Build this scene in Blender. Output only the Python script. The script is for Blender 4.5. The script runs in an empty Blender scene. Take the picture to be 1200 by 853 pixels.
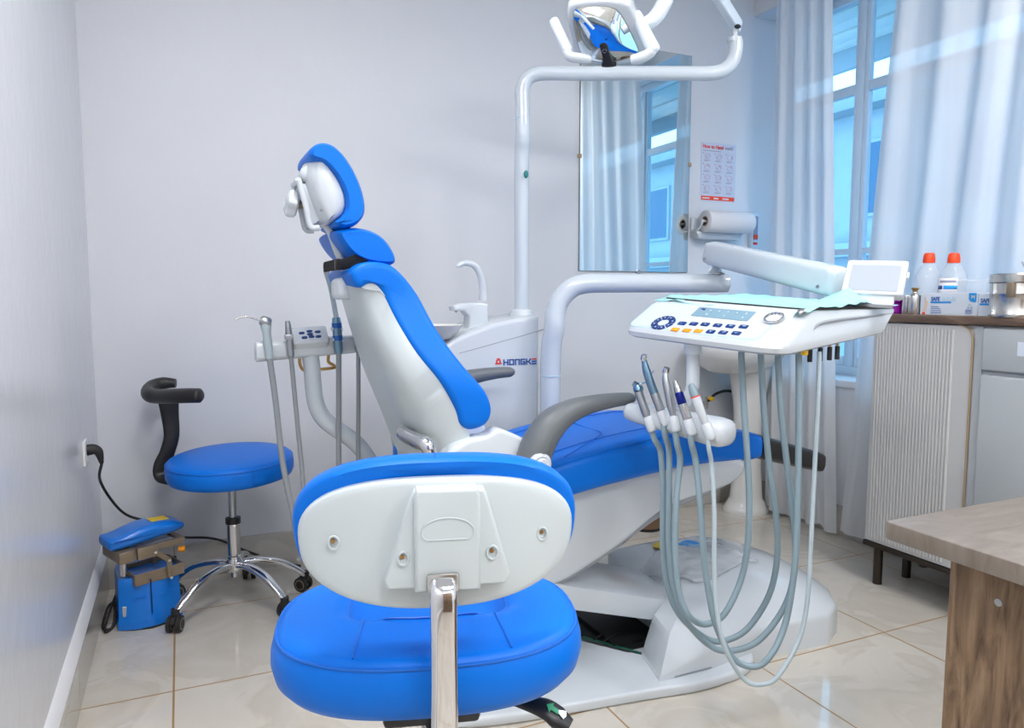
import bpy, bmesh, math, random
from mathutils import Vector, Matrix, Euler
random.seed(7)
PI = math.pi
SC = bpy.context.scene
COL = SC.collection
R = math.radians

# ------------------------------------------------------------------ camera
FPX = 863.0
PITCH = math.atan(79.5 / 863.0)
YAW = R(24.17)
EYE = Vector((0, 0, 1.2))
FW = Vector((math.sin(YAW) * math.cos(PITCH), math.cos(YAW) * math.cos(PITCH), -math.sin(PITCH)))
RT = Vector((math.cos(YAW), -math.sin(YAW), 0))
UP = RT.cross(FW)


def basis(o, x, y, z):
    m = Matrix.Identity(4)
    for i in range(3):
        m[i][0], m[i][1], m[i][2], m[i][3] = x[i], y[i], z[i], o[i]
    return m


cd = bpy.data.cameras.new('camera')
cam = bpy.data.objects.new('camera', cd)
COL.objects.link(cam)
cd.sensor_width = 36
cd.lens = 36 * FPX / 1200
cd.clip_start = 0.02
cam.matrix_world = basis(EYE, RT, UP, -FW)
SC.camera = cam


def ray(px, py):
    return FW + RT * ((px - 600) / FPX) + UP * ((426.5 - py) / FPX)


def at_d(px, py, d):
    return EYE + ray(px, py) * d


def at_y(px, py, y):
    r = ray(px, py)
    return EYE + r * ((y - EYE.y) / r.y)


def at_x(px, py, x):
    r = ray(px, py)
    return EYE + r * ((x - EYE.x) / r.x)


def at_z(px, py, z):
    r = ray(px, py)
    return EYE + r * ((z - EYE.z) / r.z)


# ------------------------------------------------------------------ materials
MATS = {}


def mat(name, col, rough=0.5, metal=0.0, coat=0.0, spec=0.5, bump=0.0, bscale=200, trans=0.0, alpha=1.0, emit=None, estr=0.0, var=0.0, vscale=6, sheen=0.0):
    m = bpy.data.materials.new(name)
    m.use_nodes = True
    nt = m.node_tree
    b = nt.nodes['Principled BSDF']
    b.inputs['Base Color'].default_value = (*col, 1)
    b.inputs['Roughness'].default_value = rough
    b.inputs['Metallic'].default_value = metal
    b.inputs['Coat Weight'].default_value = coat
    b.inputs['Coat Roughness'].default_value = 0.08
    b.inputs['Specular IOR Level'].default_value = spec
    b.inputs['Transmission Weight'].default_value = trans
    b.inputs['Alpha'].default_value = alpha
    if sheen:
        b.inputs['Sheen Weight'].default_value = sheen
    if emit:
        b.inputs['Emission Color'].default_value = (*emit, 1)
        b.inputs['Emission Strength'].default_value = estr
    if bump or var:
        tc = nt.nodes.new('ShaderNodeTexCoord')
        if bump:
            n = nt.nodes.new('ShaderNodeTexNoise')
            n.inputs['Scale'].default_value = bscale
            n.inputs['Detail'].default_value = 3
            bp = nt.nodes.new('ShaderNodeBump')
            bp.inputs['Strength'].default_value = bump
            bp.inputs['Distance'].default_value = 0.002
            nt.links.new(tc.outputs['Object'], n.inputs['Vector'])
            nt.links.new(n.outputs['Fac'], bp.inputs['Height'])
            nt.links.new(bp.outputs['Normal'], b.inputs['Normal'])
        if var:
            n2 = nt.nodes.new('ShaderNodeTexNoise')
            n2.inputs['Scale'].default_value = vscale
            n2.inputs['Detail'].default_value = 4
            mx = nt.nodes.new('ShaderNodeMix')
            mx.data_type = 'RGBA'
            mx.inputs['A'].default_value = (*[c * (1 - var) for c in col], 1)
            mx.inputs['B'].default_value = (*[min(1, c * (1 + var)) for c in col], 1)
            nt.links.new(tc.outputs['Object'], n2.inputs['Vector'])
            nt.links.new(n2.outputs['Fac'], mx.inputs['Factor'])
            nt.links.new(mx.outputs['Result'], b.inputs['Base Color'])
    MATS[name] = m
    return m


def sr(r, g, b):
    f = lambda c: (c / 255 / 12.92) if c / 255 <= 0.04045 else ((c / 255 + 0.055) / 1.055) ** 2.4
    return (f(r), f(g), f(b))


mat('blue_vinyl', (0.0, 0.170, 0.72), 0.42, spec=0.25, bump=0.10, bscale=420, var=0.05, vscale=9)
mat('blue_seam', (0.0, 0.14, 0.62), 0.45)
mat('white_plastic', (0.65, 0.695, 0.73), 0.22, coat=0.25, bump=0.01, bscale=60)
mat('white_paint', (0.64, 0.70, 0.75), 0.18, coat=0.4, bump=0.01, bscale=60)
mat('shell_white', (0.60, 0.66, 0.67), 0.28, coat=0.2, bump=0.01, bscale=60)
mat('gap_grey', (0.35, 0.37, 0.40), 0.5, bump=0.02)
mat('grey_rubber', (0.15, 0.165, 0.175), 0.42, bump=0.15, bscale=300)
mat('black_plastic', (0.012, 0.012, 0.014), 0.38, bump=0.03)
mat('black_rubber', (0.018, 0.017, 0.017), 0.55, bump=0.05)
mat('black_leather', (0.018, 0.016, 0.016), 0.42, bump=0.2, bscale=260)
mat('black_fabric', (0.006, 0.006, 0.008), 0.9, bump=0.3, bscale=500)
mat('chrome', (0.74, 0.74, 0.75), 0.06, metal=1.0, bump=0.004, bscale=20)
mat('steel', (0.62, 0.60, 0.57), 0.25, metal=1.0, bump=0.02, bscale=40)
mat('satin_steel', (0.46, 0.48, 0.50), 0.36, metal=1.0, bump=0.02, bscale=60)
mat('blued_steel', (0.22, 0.36, 0.48), 0.28, metal=1.0, bump=0.02, bscale=60)
mat('bronze', (0.30, 0.235, 0.165), 0.42, metal=0.55, bump=0.03, bscale=80)
mat('brass', (0.55, 0.33, 0.12), 0.3, metal=1.0, bump=0.02)
mat('dark_brass', (0.10, 0.075, 0.05), 0.35, metal=0.9, bump=0.02)
mat('hose_grey', (0.26, 0.355, 0.40), 0.45, bump=0.02)
mat('hose_light', (0.46, 0.55, 0.59), 0.45, bump=0.02)
mat('hose_dark', (0.30, 0.32, 0.34), 0.45, bump=0.02)
mat('navy', (0.004, 0.035, 0.19), 0.35, bump=0.01)
mat('navy_anodised', (0.006, 0.018, 0.22), 0.22, metal=0.5, bump=0.01)
mat('orange_plastic', (0.95, 0.33, 0.012), 0.4, bump=0.01)
mat('lcd', (0.22, 0.36, 0.45), 0.12, bump=0.01)
mat('lcd_mark', (0.55, 0.72, 0.80), 0.3, bump=0.01)
mat('cap_orange', (0.95, 0.07, 0.008), 0.4, bump=0.01)
mat('red_print', (0.85, 0.05, 0.03), 0.5, bump=0.01)
mat('print_blue', (0.01, 0.11, 0.42), 0.5, bump=0.01)
mat('print_cyan', (0.015, 0.33, 0.80), 0.5, bump=0.01)
mat('print_pale', (0.50, 0.66, 0.78), 0.5, bump=0.01)
mat('print_grey', (0.35, 0.36, 0.45), 0.6, bump=0.01)
mat('print_pink', (0.62, 0.45, 0.55), 0.6, bump=0.01)
mat('print_skin', (0.80, 0.62, 0.50), 0.6, bump=0.01)
mat('screen_white', (0.44, 0.48, 0.54), 0.35, bump=0.01)
mat('paper_white', (0.80, 0.80, 0.82), 0.7, bump=0.05, bscale=300)
mat('poster_paper', (0.62, 0.66, 0.78), 0.6, bump=0.02)
mat('card_white', (0.72, 0.79, 0.88), 0.5, bump=0.02)
mat('drape_teal', (0.36, 0.71, 0.74), 0.75, bump=0.15, bscale=240)
mat('purple_plastic', (0.30, 0.005, 0.36), 0.35, bump=0.01)
mat('board_green', (0.02, 0.16, 0.10), 0.4, bump=0.05)
mat('cavity_black', (0.012, 0.013, 0.013), 0.6, bump=0.05)
mat('ceramic', (0.80, 0.79, 0.75), 0.12, coat=0.5, bump=0.005, bscale=20)
mat('bin_brown', (0.26, 0.15, 0.085), 0.45, bump=0.05, var=0.1)
mat('valve_yellow', (0.85, 0.52, 0.01), 0.4, bump=0.01)
mat('sticker_silver', (0.45, 0.47, 0.49), 0.35, metal=0.4, bump=0.01)
mat('dispenser_blue', (0.004, 0.19, 0.72), 0.30, coat=0.2, bump=0.01)
mat('mirror_glass', (0.86, 0.93, 0.93), 0.015, metal=1.0, bump=0.0)
mat('reflector', (0.88, 0.94, 0.97), 0.02, metal=1.0)
mat('mirror_edge', (0.14, 0.17, 0.17), 0.3, bump=0.01)
mat('cabinet_white', (0.60, 0.595, 0.58), 0.35, bump=0.02, bscale=80)
mat('cabinet_grey', (0.50, 0.53, 0.54), 0.35, bump=0.02, bscale=80)
mat('gold_trim', (0.48, 0.34, 0.20), 0.4, metal=0.3, bump=0.01)
mat('dark_bronze', (0.055, 0.042, 0.032), 0.35, metal=0.6, bump=0.02)
mat('clear_plastic', (0.90, 0.94, 0.97), 0.12, alpha=0.17, bump=0.05, bscale=40)
mat('cling_plastic', (0.80, 0.84, 0.87), 0.15, alpha=0.42, bump=0.5, bscale=30)
mat('socket_white', (0.80, 0.80, 0.79), 0.3, bump=0.01)
mat('green_tab', (0.02, 0.24, 0.22), 0.4, bump=0.01)
mat('aluminium_white', (0.75, 0.83, 0.90), 0.3, bump=0.01)
mat('added_lamp_diffuser', (0.9, 0.9, 0.9), 0.4, emit=(0.985, 0.985, 1.0), estr=9.0, bump=0.01)
mat('render_grey', (0.30, 0.36, 0.40), 0.7, bump=0.1, var=0.1)
mat('render_pale', (0.36, 0.43, 0.48), 0.7, bump=0.1, var=0.1)
mat('soffit_boards', (0.62, 0.66, 0.64), 0.6, bump=0.05)
mat('pane_blue', (0.06, 0.14, 0.24), 0.08, bump=0.01)
mat('yellow_sticker', (0.80, 0.55, 0.03), 0.5, bump=0.01)
mat('mark_green', (0.01, 0.30, 0.14), 0.5, bump=0.01)



def pane_material():
    m = bpy.data.materials.new('pane_clear'); m.use_nodes = True
    nt = m.node_tree; nt.nodes.clear()
    out = nt.nodes.new('ShaderNodeOutputMaterial')
    t = nt.nodes.new('ShaderNodeBsdfTransparent'); t.inputs['Color'].default_value = (.90, .96, .98, 1)
    g = nt.nodes.new('ShaderNodeBsdfGlossy'); g.inputs['Roughness'].default_value = .03
    fz = nt.nodes.new('ShaderNodeFresnel'); fz.inputs['IOR'].default_value = 1.45
    x = nt.nodes.new('ShaderNodeMixShader')
    ge = nt.nodes.new('ShaderNodeNewGeometry')      # reflect on the outer faces only, as a thin pane does
    sb_ = nt.nodes.new('ShaderNodeMath'); sb_.operation = 'SUBTRACT'; sb_.inputs[0].default_value = 1
    ml_ = nt.nodes.new('ShaderNodeMath'); ml_.operation = 'MULTIPLY'
    nt.links.new(ge.outputs['Backfacing'], sb_.inputs[1]); nt.links.new(sb_.outputs[0], ml_.inputs[0]); nt.links.new(fz.outputs[0], ml_.inputs[1])
    nt.links.new(ml_.outputs[0], x.inputs[0]); nt.links.new(t.outputs[0], x.inputs[1]); nt.links.new(g.outputs[0], x.inputs[2])
    nt.links.new(x.outputs[0], out.inputs['Surface'])
    MATS['pane_clear'] = m


pane_material()


def wood(name, cols, scale, stretch, rough, bump=.2, ring=0.0, ramp=(.3, .5, .7)):
    m = bpy.data.materials.new(name); m.use_nodes = True
    nt = m.node_tree; b = nt.nodes['Principled BSDF']; L = nt.links.new
    tc = nt.nodes.new('ShaderNodeTexCoord'); mp = nt.nodes.new('ShaderNodeMapping'); mp.inputs['Scale'].default_value = stretch
    n = nt.nodes.new('ShaderNodeTexNoise'); n.inputs['Scale'].default_value = scale; n.inputs['Detail'].default_value = 9; n.inputs['Roughness'].default_value = .65; n.inputs['Distortion'].default_value = .8
    r = nt.nodes.new('ShaderNodeValToRGB'); e = r.color_ramp.elements
    e[0].position = ramp[0]; e[0].color = (*cols[0], 1); e[1].position = ramp[2]; e[1].color = (*cols[2], 1)
    k = e.new(ramp[1]); k.color = (*cols[1], 1)
    bp = nt.nodes.new('ShaderNodeBump'); bp.inputs['Strength'].default_value = bump; bp.inputs['Distance'].default_value = .002
    L(tc.outputs['Object'], mp.inputs['Vector']); L(mp.outputs['Vector'], n.inputs['Vector']); L(n.outputs['Fac'], r.inputs['Fac'])
    L(r.outputs['Color'], b.inputs['Base Color']); L(n.outputs['Fac'], bp.inputs['Height']); L(bp.outputs['Normal'], b.inputs['Normal'])
    b.inputs['Roughness'].default_value = rough
    MATS[name] = m


wood('rustic_wood', ((.055, .032, .018), (.20, .125, .070), (.36, .25, .155)), 5.0, (4, 7, .9), .55, .35)
wood('desk_top', ((.165, .13, .098), (.225, .185, .148), (.29, .248, .207)), 5.0, (1.2, 4, 1), .32, .08)
wood('sideboard_top', ((.09, .055, .035), (.15, .095, .065), (.22, .15, .105)), 6.0, (6, 1, 6), .4, .1)

# ------------------------------------------------------------------ objects
MW = {}


def reg(o, parent, loc, rot):
    m = Matrix.Translation(Vector(loc)) @ Euler(rot).to_matrix().to_4x4()
    o.location = loc
    o.rotation_euler = rot
    if parent:
        o.parent = parent
        MW[o.name] = MW[parent.name] @ m
    else:
        MW[o.name] = m


def tag(o, label=None, cat=None, group=None, kind=None):
    if label: o['label'] = label
    if cat: o['category'] = cat
    if group: o['group'] = group
    if kind: o['kind'] = kind
    return o


def thing(name, label, cat, loc=(0, 0, 0), rot=(0, 0, 0), group=None):
    o = bpy.data.objects.new(name, None)
    o.empty_display_size = 0.05
    COL.objects.link(o)
    reg(o, None, loc, rot)
    return tag(o, label, cat, group)


class MB:
    def __init__(s):
        s.v = []
        s.f = []

    def add(s, vs, fs, M=None):
        n = len(s.v)
        for p in vs:
            p = Vector(p)
            s.v.append(M @ p if M else p)
        for f in fs:
            s.f.append([i + n for i in f])
        return s

    def bm(s, o):
        n = len(s.v)
        o.verts.ensure_lookup_table()
        o.verts.index_update()
        for v in o.verts: s.v.append(v.co.copy())
        for f in o.faces: s.f.append([n + v.index for v in f.verts])
        o.free()
        return s

    # --- primitives
    def box(s, lo, hi, bev=0.0, seg=2, M=None):
        b = bmesh.new()
        lo = Vector(lo); hi = Vector(hi)
        bmesh.ops.create_cube(b, size=1)
        for v in b.verts:
            v.co = Vector([(lo[i] + hi[i]) / 2 + v.co[i] * (hi[i] - lo[i]) for i in range(3)])
        if bev:
            bmesh.ops.bevel(b, geom=list(b.edges), offset=bev, segments=seg, affect='EDGES', profile=0.5)
        if M: b.transform(M)
        return s.bm(b)

    def loft(s, rings, cap=True, closed=True, M=None, ref=None):
        n = len(rings[0])
        vs = [p for r in rings for p in r]
        fs = []
        for i in range(len(rings) - 1):
            for j in range(n if closed else n - 1):
                k = (j + 1) % n
                fs.append([i * n + j, i * n + k, (i + 1) * n + k, (i + 1) * n + j])
        if cap and ref is not None and len(ref) >= 16:
            from mathutils.geometry import tessellate_polygon
            b = (len(rings) - 1) * n
            for t in tessellate_polygon([[Vector((p[0], p[1], 0)) for p in ref]]):
                fs.append(list(t)[::-1])
                fs.append([b + j for j in t])
        elif cap:
            fs.append(list(range(n))[::-1])
            fs.append([(len(rings) - 1) * n + j for j in range(n)])
        return s.add(vs, fs, M)

    def lathe(s, prof, n=32, M=None, cap=True):
        rings = [[(r * math.cos(2 * PI * j / n), r * math.sin(2 * PI * j / n), z) for j in range(n)] for r, z in prof]
        return s.loft(rings, cap, True, M)

    def tube(s, pts, rad, n=12, sub=6, closed=False, flat=1.0, up=None):
        pts = [Vector(p) for p in pts]
        rs = rad if isinstance(rad, (list, tuple)) else [rad] * len(pts)
        if sub > 1 and len(pts) > 2:
            pts, rs = catmull(pts, rs, sub, closed)
        m = len(pts)
        rings = []
        nrm = None
        for i in range(m):
            if closed:
                t = (pts[(i + 1) % m] - pts[i - 1])
            else:
                t = pts[min(i + 1, m - 1)] - pts[max(i - 1, 0)]
            t = t.normalized() if t.length > 1e-9 else Vector((0, 0, 1))
            if nrm is None:
                a = Vector(up) if up else (Vector((0, 0, 1)) if abs(t.z) < 0.9 else Vector((1, 0, 0)))
                nrm = (a - t * a.dot(t)).normalized()
            else:
                nrm = (nrm - t * nrm.dot(t)).normalized()
            b = t.cross(nrm)
            rings.append([pts[i] + nrm * (rs[i] * math.cos(2 * PI * j / n)) + b * (rs[i] * flat * math.sin(2 * PI * j / n)) for j in range(n)])
        if closed:
            rings.append(rings[0])
            return s.loft(rings, False)
        return s.loft(rings, True)

    def prism(s, poly, axis, a, b, r=0.0, seg=4):
        """closed 2-d outline pushed along an axis with rounded rims; axis 'y': poly is (x,z); 'z': (x,y); 'x': (y,z)"""
        def P(p, t):
            if axis == 'y': return (p[0], t, p[1])
            if axis == 'z': return (p[0], p[1], t)
            return (t, p[0], p[1])
        rings = []
        if r > 0:
            for i in range(seg + 1):
                th = PI / 2 * i / seg
                q = inset(poly, r * (1 - math.sin(th)))
                rings.append([P(p, a + r * (1 - math.cos(th))) for p in q])
            for i in range(seg, -1, -1):
                th = PI / 2 * i / seg
                q = inset(poly, r * (1 - math.sin(th)))
                rings.append([P(p, b - r * (1 - math.cos(th))) for p in q])
        else:
            rings = [[P(p, a) for p in poly], [P(p, b) for p in poly]]
        return s.loft(rings, ref=poly)

    def sphere(s, c, r, n=20, m=12, sc=(1, 1, 1)):
        b = bmesh.new()
        bmesh.ops.create_uvsphere(b, u_segments=n, v_segments=m, radius=r)
        for v in b.verts: v.co = Vector((c[0] + v.co.x * sc[0], c[1] + v.co.y * sc[1], c[2] + v.co.z * sc[2]))
        return s.bm(b)

    def rod(s, p, q, r, n=16, r2=None):
        return s.tube([p, q], [r, r2 if r2 is not None else r], n, 1)

    def spindle(s, p, q, prof, n=16):
        """turned solid about the line p-q, prof = (t 0..1, radius)"""
        p = Vector(p); q = Vector(q)
        return s.tube([p + (q - p) * t for t, _ in prof], [max(r, 1e-4) for _, r in prof], n, 1)

    def build(s, name, material, parent=None, local=False, smooth=True, ang=35, sub=0, label=None):
        me = bpy.data.meshes.new(name)
        vs = s.v
        if parent is not None and not local:
            inv = MW[parent.name].inverted()
            vs = [inv @ Vector(v) for v in vs]
        me.from_pydata([tuple(v) for v in vs], [], s.f)
        b = bmesh.new()
        b.from_mesh(me)
        bmesh.ops.remove_doubles(b, verts=b.verts, dist=1e-6)
        bmesh.ops.dissolve_degenerate(b, dist=1e-7, edges=b.edges)
        bmesh.ops.recalc_face_normals(b, faces=b.faces)
        b.to_mesh(me)
        b.free()
        me.materials.append(MATS[material] if isinstance(material, str) else material)
        if smooth:
            for p in me.polygons: p.use_smooth = len(p.vertices) < 9
            me.set_sharp_from_angle(angle=R(ang))
        o = bpy.data.objects.new(name, me)
        COL.objects.link(o)
        reg(o, parent, (0, 0, 0), (0, 0, 0))
        if sub:
            md = o.modifiers.new('sub', 'SUBSURF')
            md.levels = sub
            md.render_levels = sub
        if label: o['label'] = label
        return o


def catmull(pts, rs, sub, closed=False):
    out, ro = [], []
    m = len(pts)
    rng = range(m if closed else m - 1)
    for i in rng:
        if closed:
            p0, p1, p2, p3 = pts[i - 1], pts[i], pts[(i + 1) % m], pts[(i + 2) % m]
            r1, r2 = rs[i], rs[(i + 1) % m]
        else:
            p1, p2 = pts[i], pts[i + 1]
            p0 = pts[i - 1] if i else p1 * 2 - p2
            p3 = pts[i + 2] if i + 2 < m else p2 * 2 - p1
            r1, r2 = rs[i], rs[i + 1]
        # centripetal-ish
        for k in range(sub):
            t = k / sub
            a = p1 * 2 + (p2 - p0) * t + (p0 * 2 - p1 * 5 + p2 * 4 - p3) * t * t + (p1 * 3 - p0 - p2 * 3 + p3) * t ** 3
            out.append(a * 0.5)
            ro.append(r1 + (r2 - r1) * t)
    if not closed:
        out.append(pts[-1]); ro.append(rs[-1])
    return out, ro


def smooth_poly(poly, sub=5):
    p, _ = catmull([Vector((a[0], a[1], 0)) for a in poly], [0] * len(poly), sub, True)
    return [(v.x, v.y) for v in p]


def area2(poly):
    return sum(poly[i - 1][0] * poly[i][1] - poly[i][0] * poly[i - 1][1] for i in range(len(poly))) / 2


def _norms(poly, sg):
    n = len(poly)
    out = []
    for i in range(n):
        a = Vector(poly[i - 1]); b = Vector(poly[i]); c = Vector(poly[(i + 1) % n])
        e1 = (b - a); e2 = (c - b)
        if e1.length < 1e-9: e1 = e2
        if e2.length < 1e-9: e2 = e1
        e1 = e1.normalized(); e2 = e2.normalized()
        n1 = Vector((-e1.y, e1.x)) * sg; n2 = Vector((-e2.y, e2.x)) * sg
        nn = n1 + n2
        if nn.length < 1e-6: nn = n1.copy()
        nn.normalize()
        out.append(nn / max(0.5, nn.dot(n1)))
    return out


def _room(poly, nrm):
    """how far each corner can travel inwards before it meets the other side"""
    n = len(poly)
    out = []
    for i in range(n):
        p = poly[i]; d = nrm[i].normalized(); best = 1e9
        for j in range(n):
            if j in (i, (i - 1) % n): continue
            a = poly[j]; e = poly[(j + 1) % n] - a
            den = d.x * e.y - d.y * e.x
            if abs(den) < 1e-12: continue
            w = a - p
            t = (w.x * e.y - w.y * e.x) / den
            u = (w.x * d.y - w.y * d.x) / den
            if t > 1e-6 and 0 <= u <= 1: best = min(best, t)
        out.append(best)
    return out


def inset(poly, d):
    """outline moved inwards; fine outlines go in small smoothed steps and never cross themselves"""
    if abs(d) < 1e-9: return [tuple(p) for p in poly]
    sg = 1 if area2(poly) > 0 else -1
    q = [Vector((p[0], p[1])) for p in poly]
    n = len(q)
    if n < 16 or d < 0:
        nn = _norms(q, sg)
        return [tuple(a + b * d) for a, b in zip(q, nn)]
    rm = _room(q, _norms(q, sg))
    sc = [min(1.0, .34 * r / d) for r in rm]
    for _ in range(2):
        sc = [min(sc[i - 1], sc[i], sc[(i + 1) % n]) for i in range(n)]
    for _ in range(5):
        sc = [min(sc[i], (sc[i - 1] + sc[i] * 2 + sc[(i + 1) % n]) / 4) for i in range(n)]
    steps = max(4, int(d / .0015))
    for _ in range(steps):
        nn = _norms(q, sg)
        q = [a + b * (d / steps * s_) for a, b, s_ in zip(q, nn, sc)]
        q = [q[i] * .8 + (q[i - 1] + q[(i + 1) % n]) * .1 for i in range(n)]
    return [tuple(p) for p in q]


def rrect(x0, x1, y0, y1, r, seg=5):
    out = []
    for cx, cy, a0 in ((x1 - r, y1 - r, 0), (x0 + r, y1 - r, 90), (x0 + r, y0 + r, 180), (x1 - r, y0 + r, 270)):
        for i in range(seg + 1):
            a = R(a0 + 90 * i / seg)
            out.append((cx + r * math.cos(a), cy + r * math.sin(a)))
    return out


def selip(a, b, e=2.0, n=48, cx=0, cy=0):
    out = []
    for i in range(n):
        t = 2 * PI * i / n
        c, s_ = math.cos(t), math.sin(t)
        out.append((cx + a * math.copysign(abs(c) ** (2 / e), c), cy + b * math.copysign(abs(s_) ** (2 / e), s_)))
    return out


def cut(o, mb):
    """carve a recess into a finished mesh"""
    me = bpy.data.meshes.new('cutter')
    inv = MW[o.name].inverted()
    me.from_pydata([tuple(inv @ Vector(v)) for v in mb.v], [], mb.f)
    b = bmesh.new(); b.from_mesh(me); bmesh.ops.recalc_face_normals(b, faces=b.faces); b.to_mesh(me); b.free()
    c = bpy.data.objects.new('cutter', me)
    COL.objects.link(c)
    c.parent = o
    md = o.modifiers.new('cut', 'BOOLEAN')
    md.object = c
    md.solver = 'EXACT'
    bpy.context.view_layer.update()
    dg = bpy.context.evaluated_depsgraph_get()
    new = bpy.data.meshes.new_from_object(o.evaluated_get(dg))
    o.modifiers.remove(md)
    o.data = new
    bpy.data.objects.remove(c)
    for p in new.polygons: p.use_smooth = True
    new.set_sharp_from_angle(angle=R(35))


def text(name, s, size, material, parent, M, bold=0.0, ext=0.0006, align='LEFT', sx=1.0, label=None):
    """lettering as a mesh; M places the text's x-y plane (parent-local)"""
    cu = bpy.data.curves.new('lettering', 'FONT')
    cu.body = s
    cu.size = size
    cu.offset = bold
    cu.extrude = ext
    cu.align_x = align
    cu.resolution_u = 3
    t = bpy.data.objects.new('lettering', cu)
    COL.objects.link(t)
    bpy.context.view_layer.update()
    me = bpy.data.meshes.new_from_object(t.evaluated_get(bpy.context.evaluated_depsgraph_get()))
    bpy.data.objects.remove(t)
    me.transform(M @ Matrix.Diagonal((sx, 1, 1, 1)))
    me.materials.clear()
    me.materials.append(MATS[material])
    o = bpy.data.objects.new(name, me)
    COL.objects.link(o)
    reg(o, parent, (0, 0, 0), (0, 0, 0))
    if label: o['label'] = label
    return o


def frame(o, x, y):
    """matrix with origin o, axes x, y"""
    x = Vector(x).normalized(); y = Vector(y); y = (y - x * y.dot(x)).normalized(); z = x.cross(y)
    return basis(Vector(o), x, y, z)


def copy_tree(o, parent=None):
    c = o.copy()
    COL.objects.link(c)
    if parent: c.parent = parent
    MW[c.name] = MW[o.name].copy()
    for ch in list(o.children): copy_tree(ch, c)
    return c
# ------------------------------------------------------------------ setting
XL, YB, XR = -0.325, 3.36, 3.0      # left wall, back wall, window wall
YF, ZC = -1.5, 2.95                 # wall behind the camera, ceiling


def wall_mat(name, col, rough):
    m = bpy.data.materials.new(name); m.use_nodes = True
    nt = m.node_tree; b = nt.nodes['Principled BSDF']; L = nt.links.new
    tc = nt.nodes.new('ShaderNodeTexCoord')
    n = nt.nodes.new('ShaderNodeTexNoise'); n.inputs['Scale'].default_value = 2.2; n.inputs['Detail'].default_value = 5
    r = nt.nodes.new('ShaderNodeValToRGB')
    r.color_ramp.elements[0].position = .3; r.color_ramp.elements[0].color = (*[c * .965 for c in col], 1)
    r.color_ramp.elements[1].position = .7; r.color_ramp.elements[1].color = (*col, 1)
    n2 = nt.nodes.new('ShaderNodeTexNoise'); n2.inputs['Scale'].default_value = 14; n2.inputs['Detail'].default_value = 6
    bp = nt.nodes.new('ShaderNodeBump'); bp.inputs['Strength'].default_value = .12; bp.inputs['Distance'].default_value = .01
    L(tc.outputs['Object'], n.inputs['Vector']); L(tc.outputs['Object'], n2.inputs['Vector'])
    L(n.outputs['Fac'], r.inputs['Fac']); L(r.outputs['Color'], b.inputs['Base Color'])
    L(n2.outputs['Fac'], bp.inputs['Height']); L(bp.outputs['Normal'], b.inputs['Normal'])
    b.inputs['Roughness'].default_value = rough
    MATS[name] = m
    return m


def tile_mat(name, col, vein, grout, ox, px, oy, py, w=0.006, rough=0.06):
    """polished tiles: joints every px / py, straight lines in the object's x-y plane"""
    m = bpy.data.materials.new(name); m.use_nodes = True
    nt = m.node_tree; b = nt.nodes['Principled BSDF']; L = nt.links.new

    def math_(op, a, bb=None):
        n = nt.nodes.new('ShaderNodeMath'); n.operation = op
        for i, q in enumerate((a, bb)):
            if q is None: continue
            if isinstance(q, (int, float)): n.inputs[i].default_value = q
            else: L(q, n.inputs[i])
        return n.outputs[0]
    tc = nt.nodes.new('ShaderNodeTexCoord'); sp = nt.nodes.new('ShaderNodeSeparateXYZ')
    L(tc.outputs['Object'], sp.inputs[0])
    def joint(c, o, p):
        f = math_('FRACT', math_('DIVIDE', math_('SUBTRACT', c, o), p))
        d = math_('MULTIPLY', math_('MINIMUM', f, math_('SUBTRACT', 1.0, f)), p)
        return math_('LESS_THAN', d, w / 2)
    j = math_('MAXIMUM', joint(sp.outputs['X'], ox, px), joint(sp.outputs['Y'], oy, py))
    n = nt.nodes.new('ShaderNodeTexNoise'); n.inputs['Scale'].default_value = 2.6; n.inputs['Detail'].default_value = 8; n.inputs['Distortion'].default_value = 1.6
    L(tc.outputs['Object'], n.inputs['Vector'])
    r = nt.nodes.new('ShaderNodeValToRGB'); e = r.color_ramp.elements
    e[0].position = .36; e[0].color = (*col, 1); e[1].position = .64; e[1].color = (*col, 1)
    k = e.new(.5); k.color = (*vein, 1); k = e.new(.45); k.color = (*[c * 1.03 for c in col], 1)
    L(n.outputs['Fac'], r.inputs['Fac'])
    mx = nt.nodes.new('ShaderNodeMix'); mx.data_type = 'RGBA'
    L(j, mx.inputs['Factor']); L(r.outputs['Color'], mx.inputs['A']); mx.inputs['B'].default_value = (*grout, 1)
    L(mx.outputs['Result'], b.inputs['Base Color'])
    L(math_('ADD', math_('MULTIPLY', j, .5), rough), b.inputs['Roughness'])
    bp = nt.nodes.new('ShaderNodeBump'); bp.inputs['Strength'].default_value = .25; bp.inputs['Distance'].default_value = .002; bp.invert = True
    L(j, bp.inputs['Height']); L(bp.outputs['Normal'], b.inputs['Normal'])
    b.inputs['Specular IOR Level'].default_value = 0.55
    MATS[name] = m
    return m


wall_mat('wall_paint', (0.745, 0.755, 0.785), 0.48)
wall_mat('wall_gloss_paint', (0.70, 0.71, 0.735), 0.20)
wall_mat('ceiling_paint', (0.80, 0.80, 0.80), 0.7)
tile_mat('floor_tiles', (0.63, 0.585, 0.515), (0.58, 0.53, 0.45), (0.36, 0.22, 0.09), -0.063, 0.58, 1.772, 0.609)
tile_mat('skirting_tiles', (0.56, 0.54, 0.50), (0.50, 0.475, 0.43), (0.36, 0.25, 0.13), -0.063, 0.58, 1.772, 0.609, w=0.004)


def struct(name, mb, m, parent=None, **k):
    o = mb.build(name, m, parent, **k)
    o['kind'] = 'structure'
    return o


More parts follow.
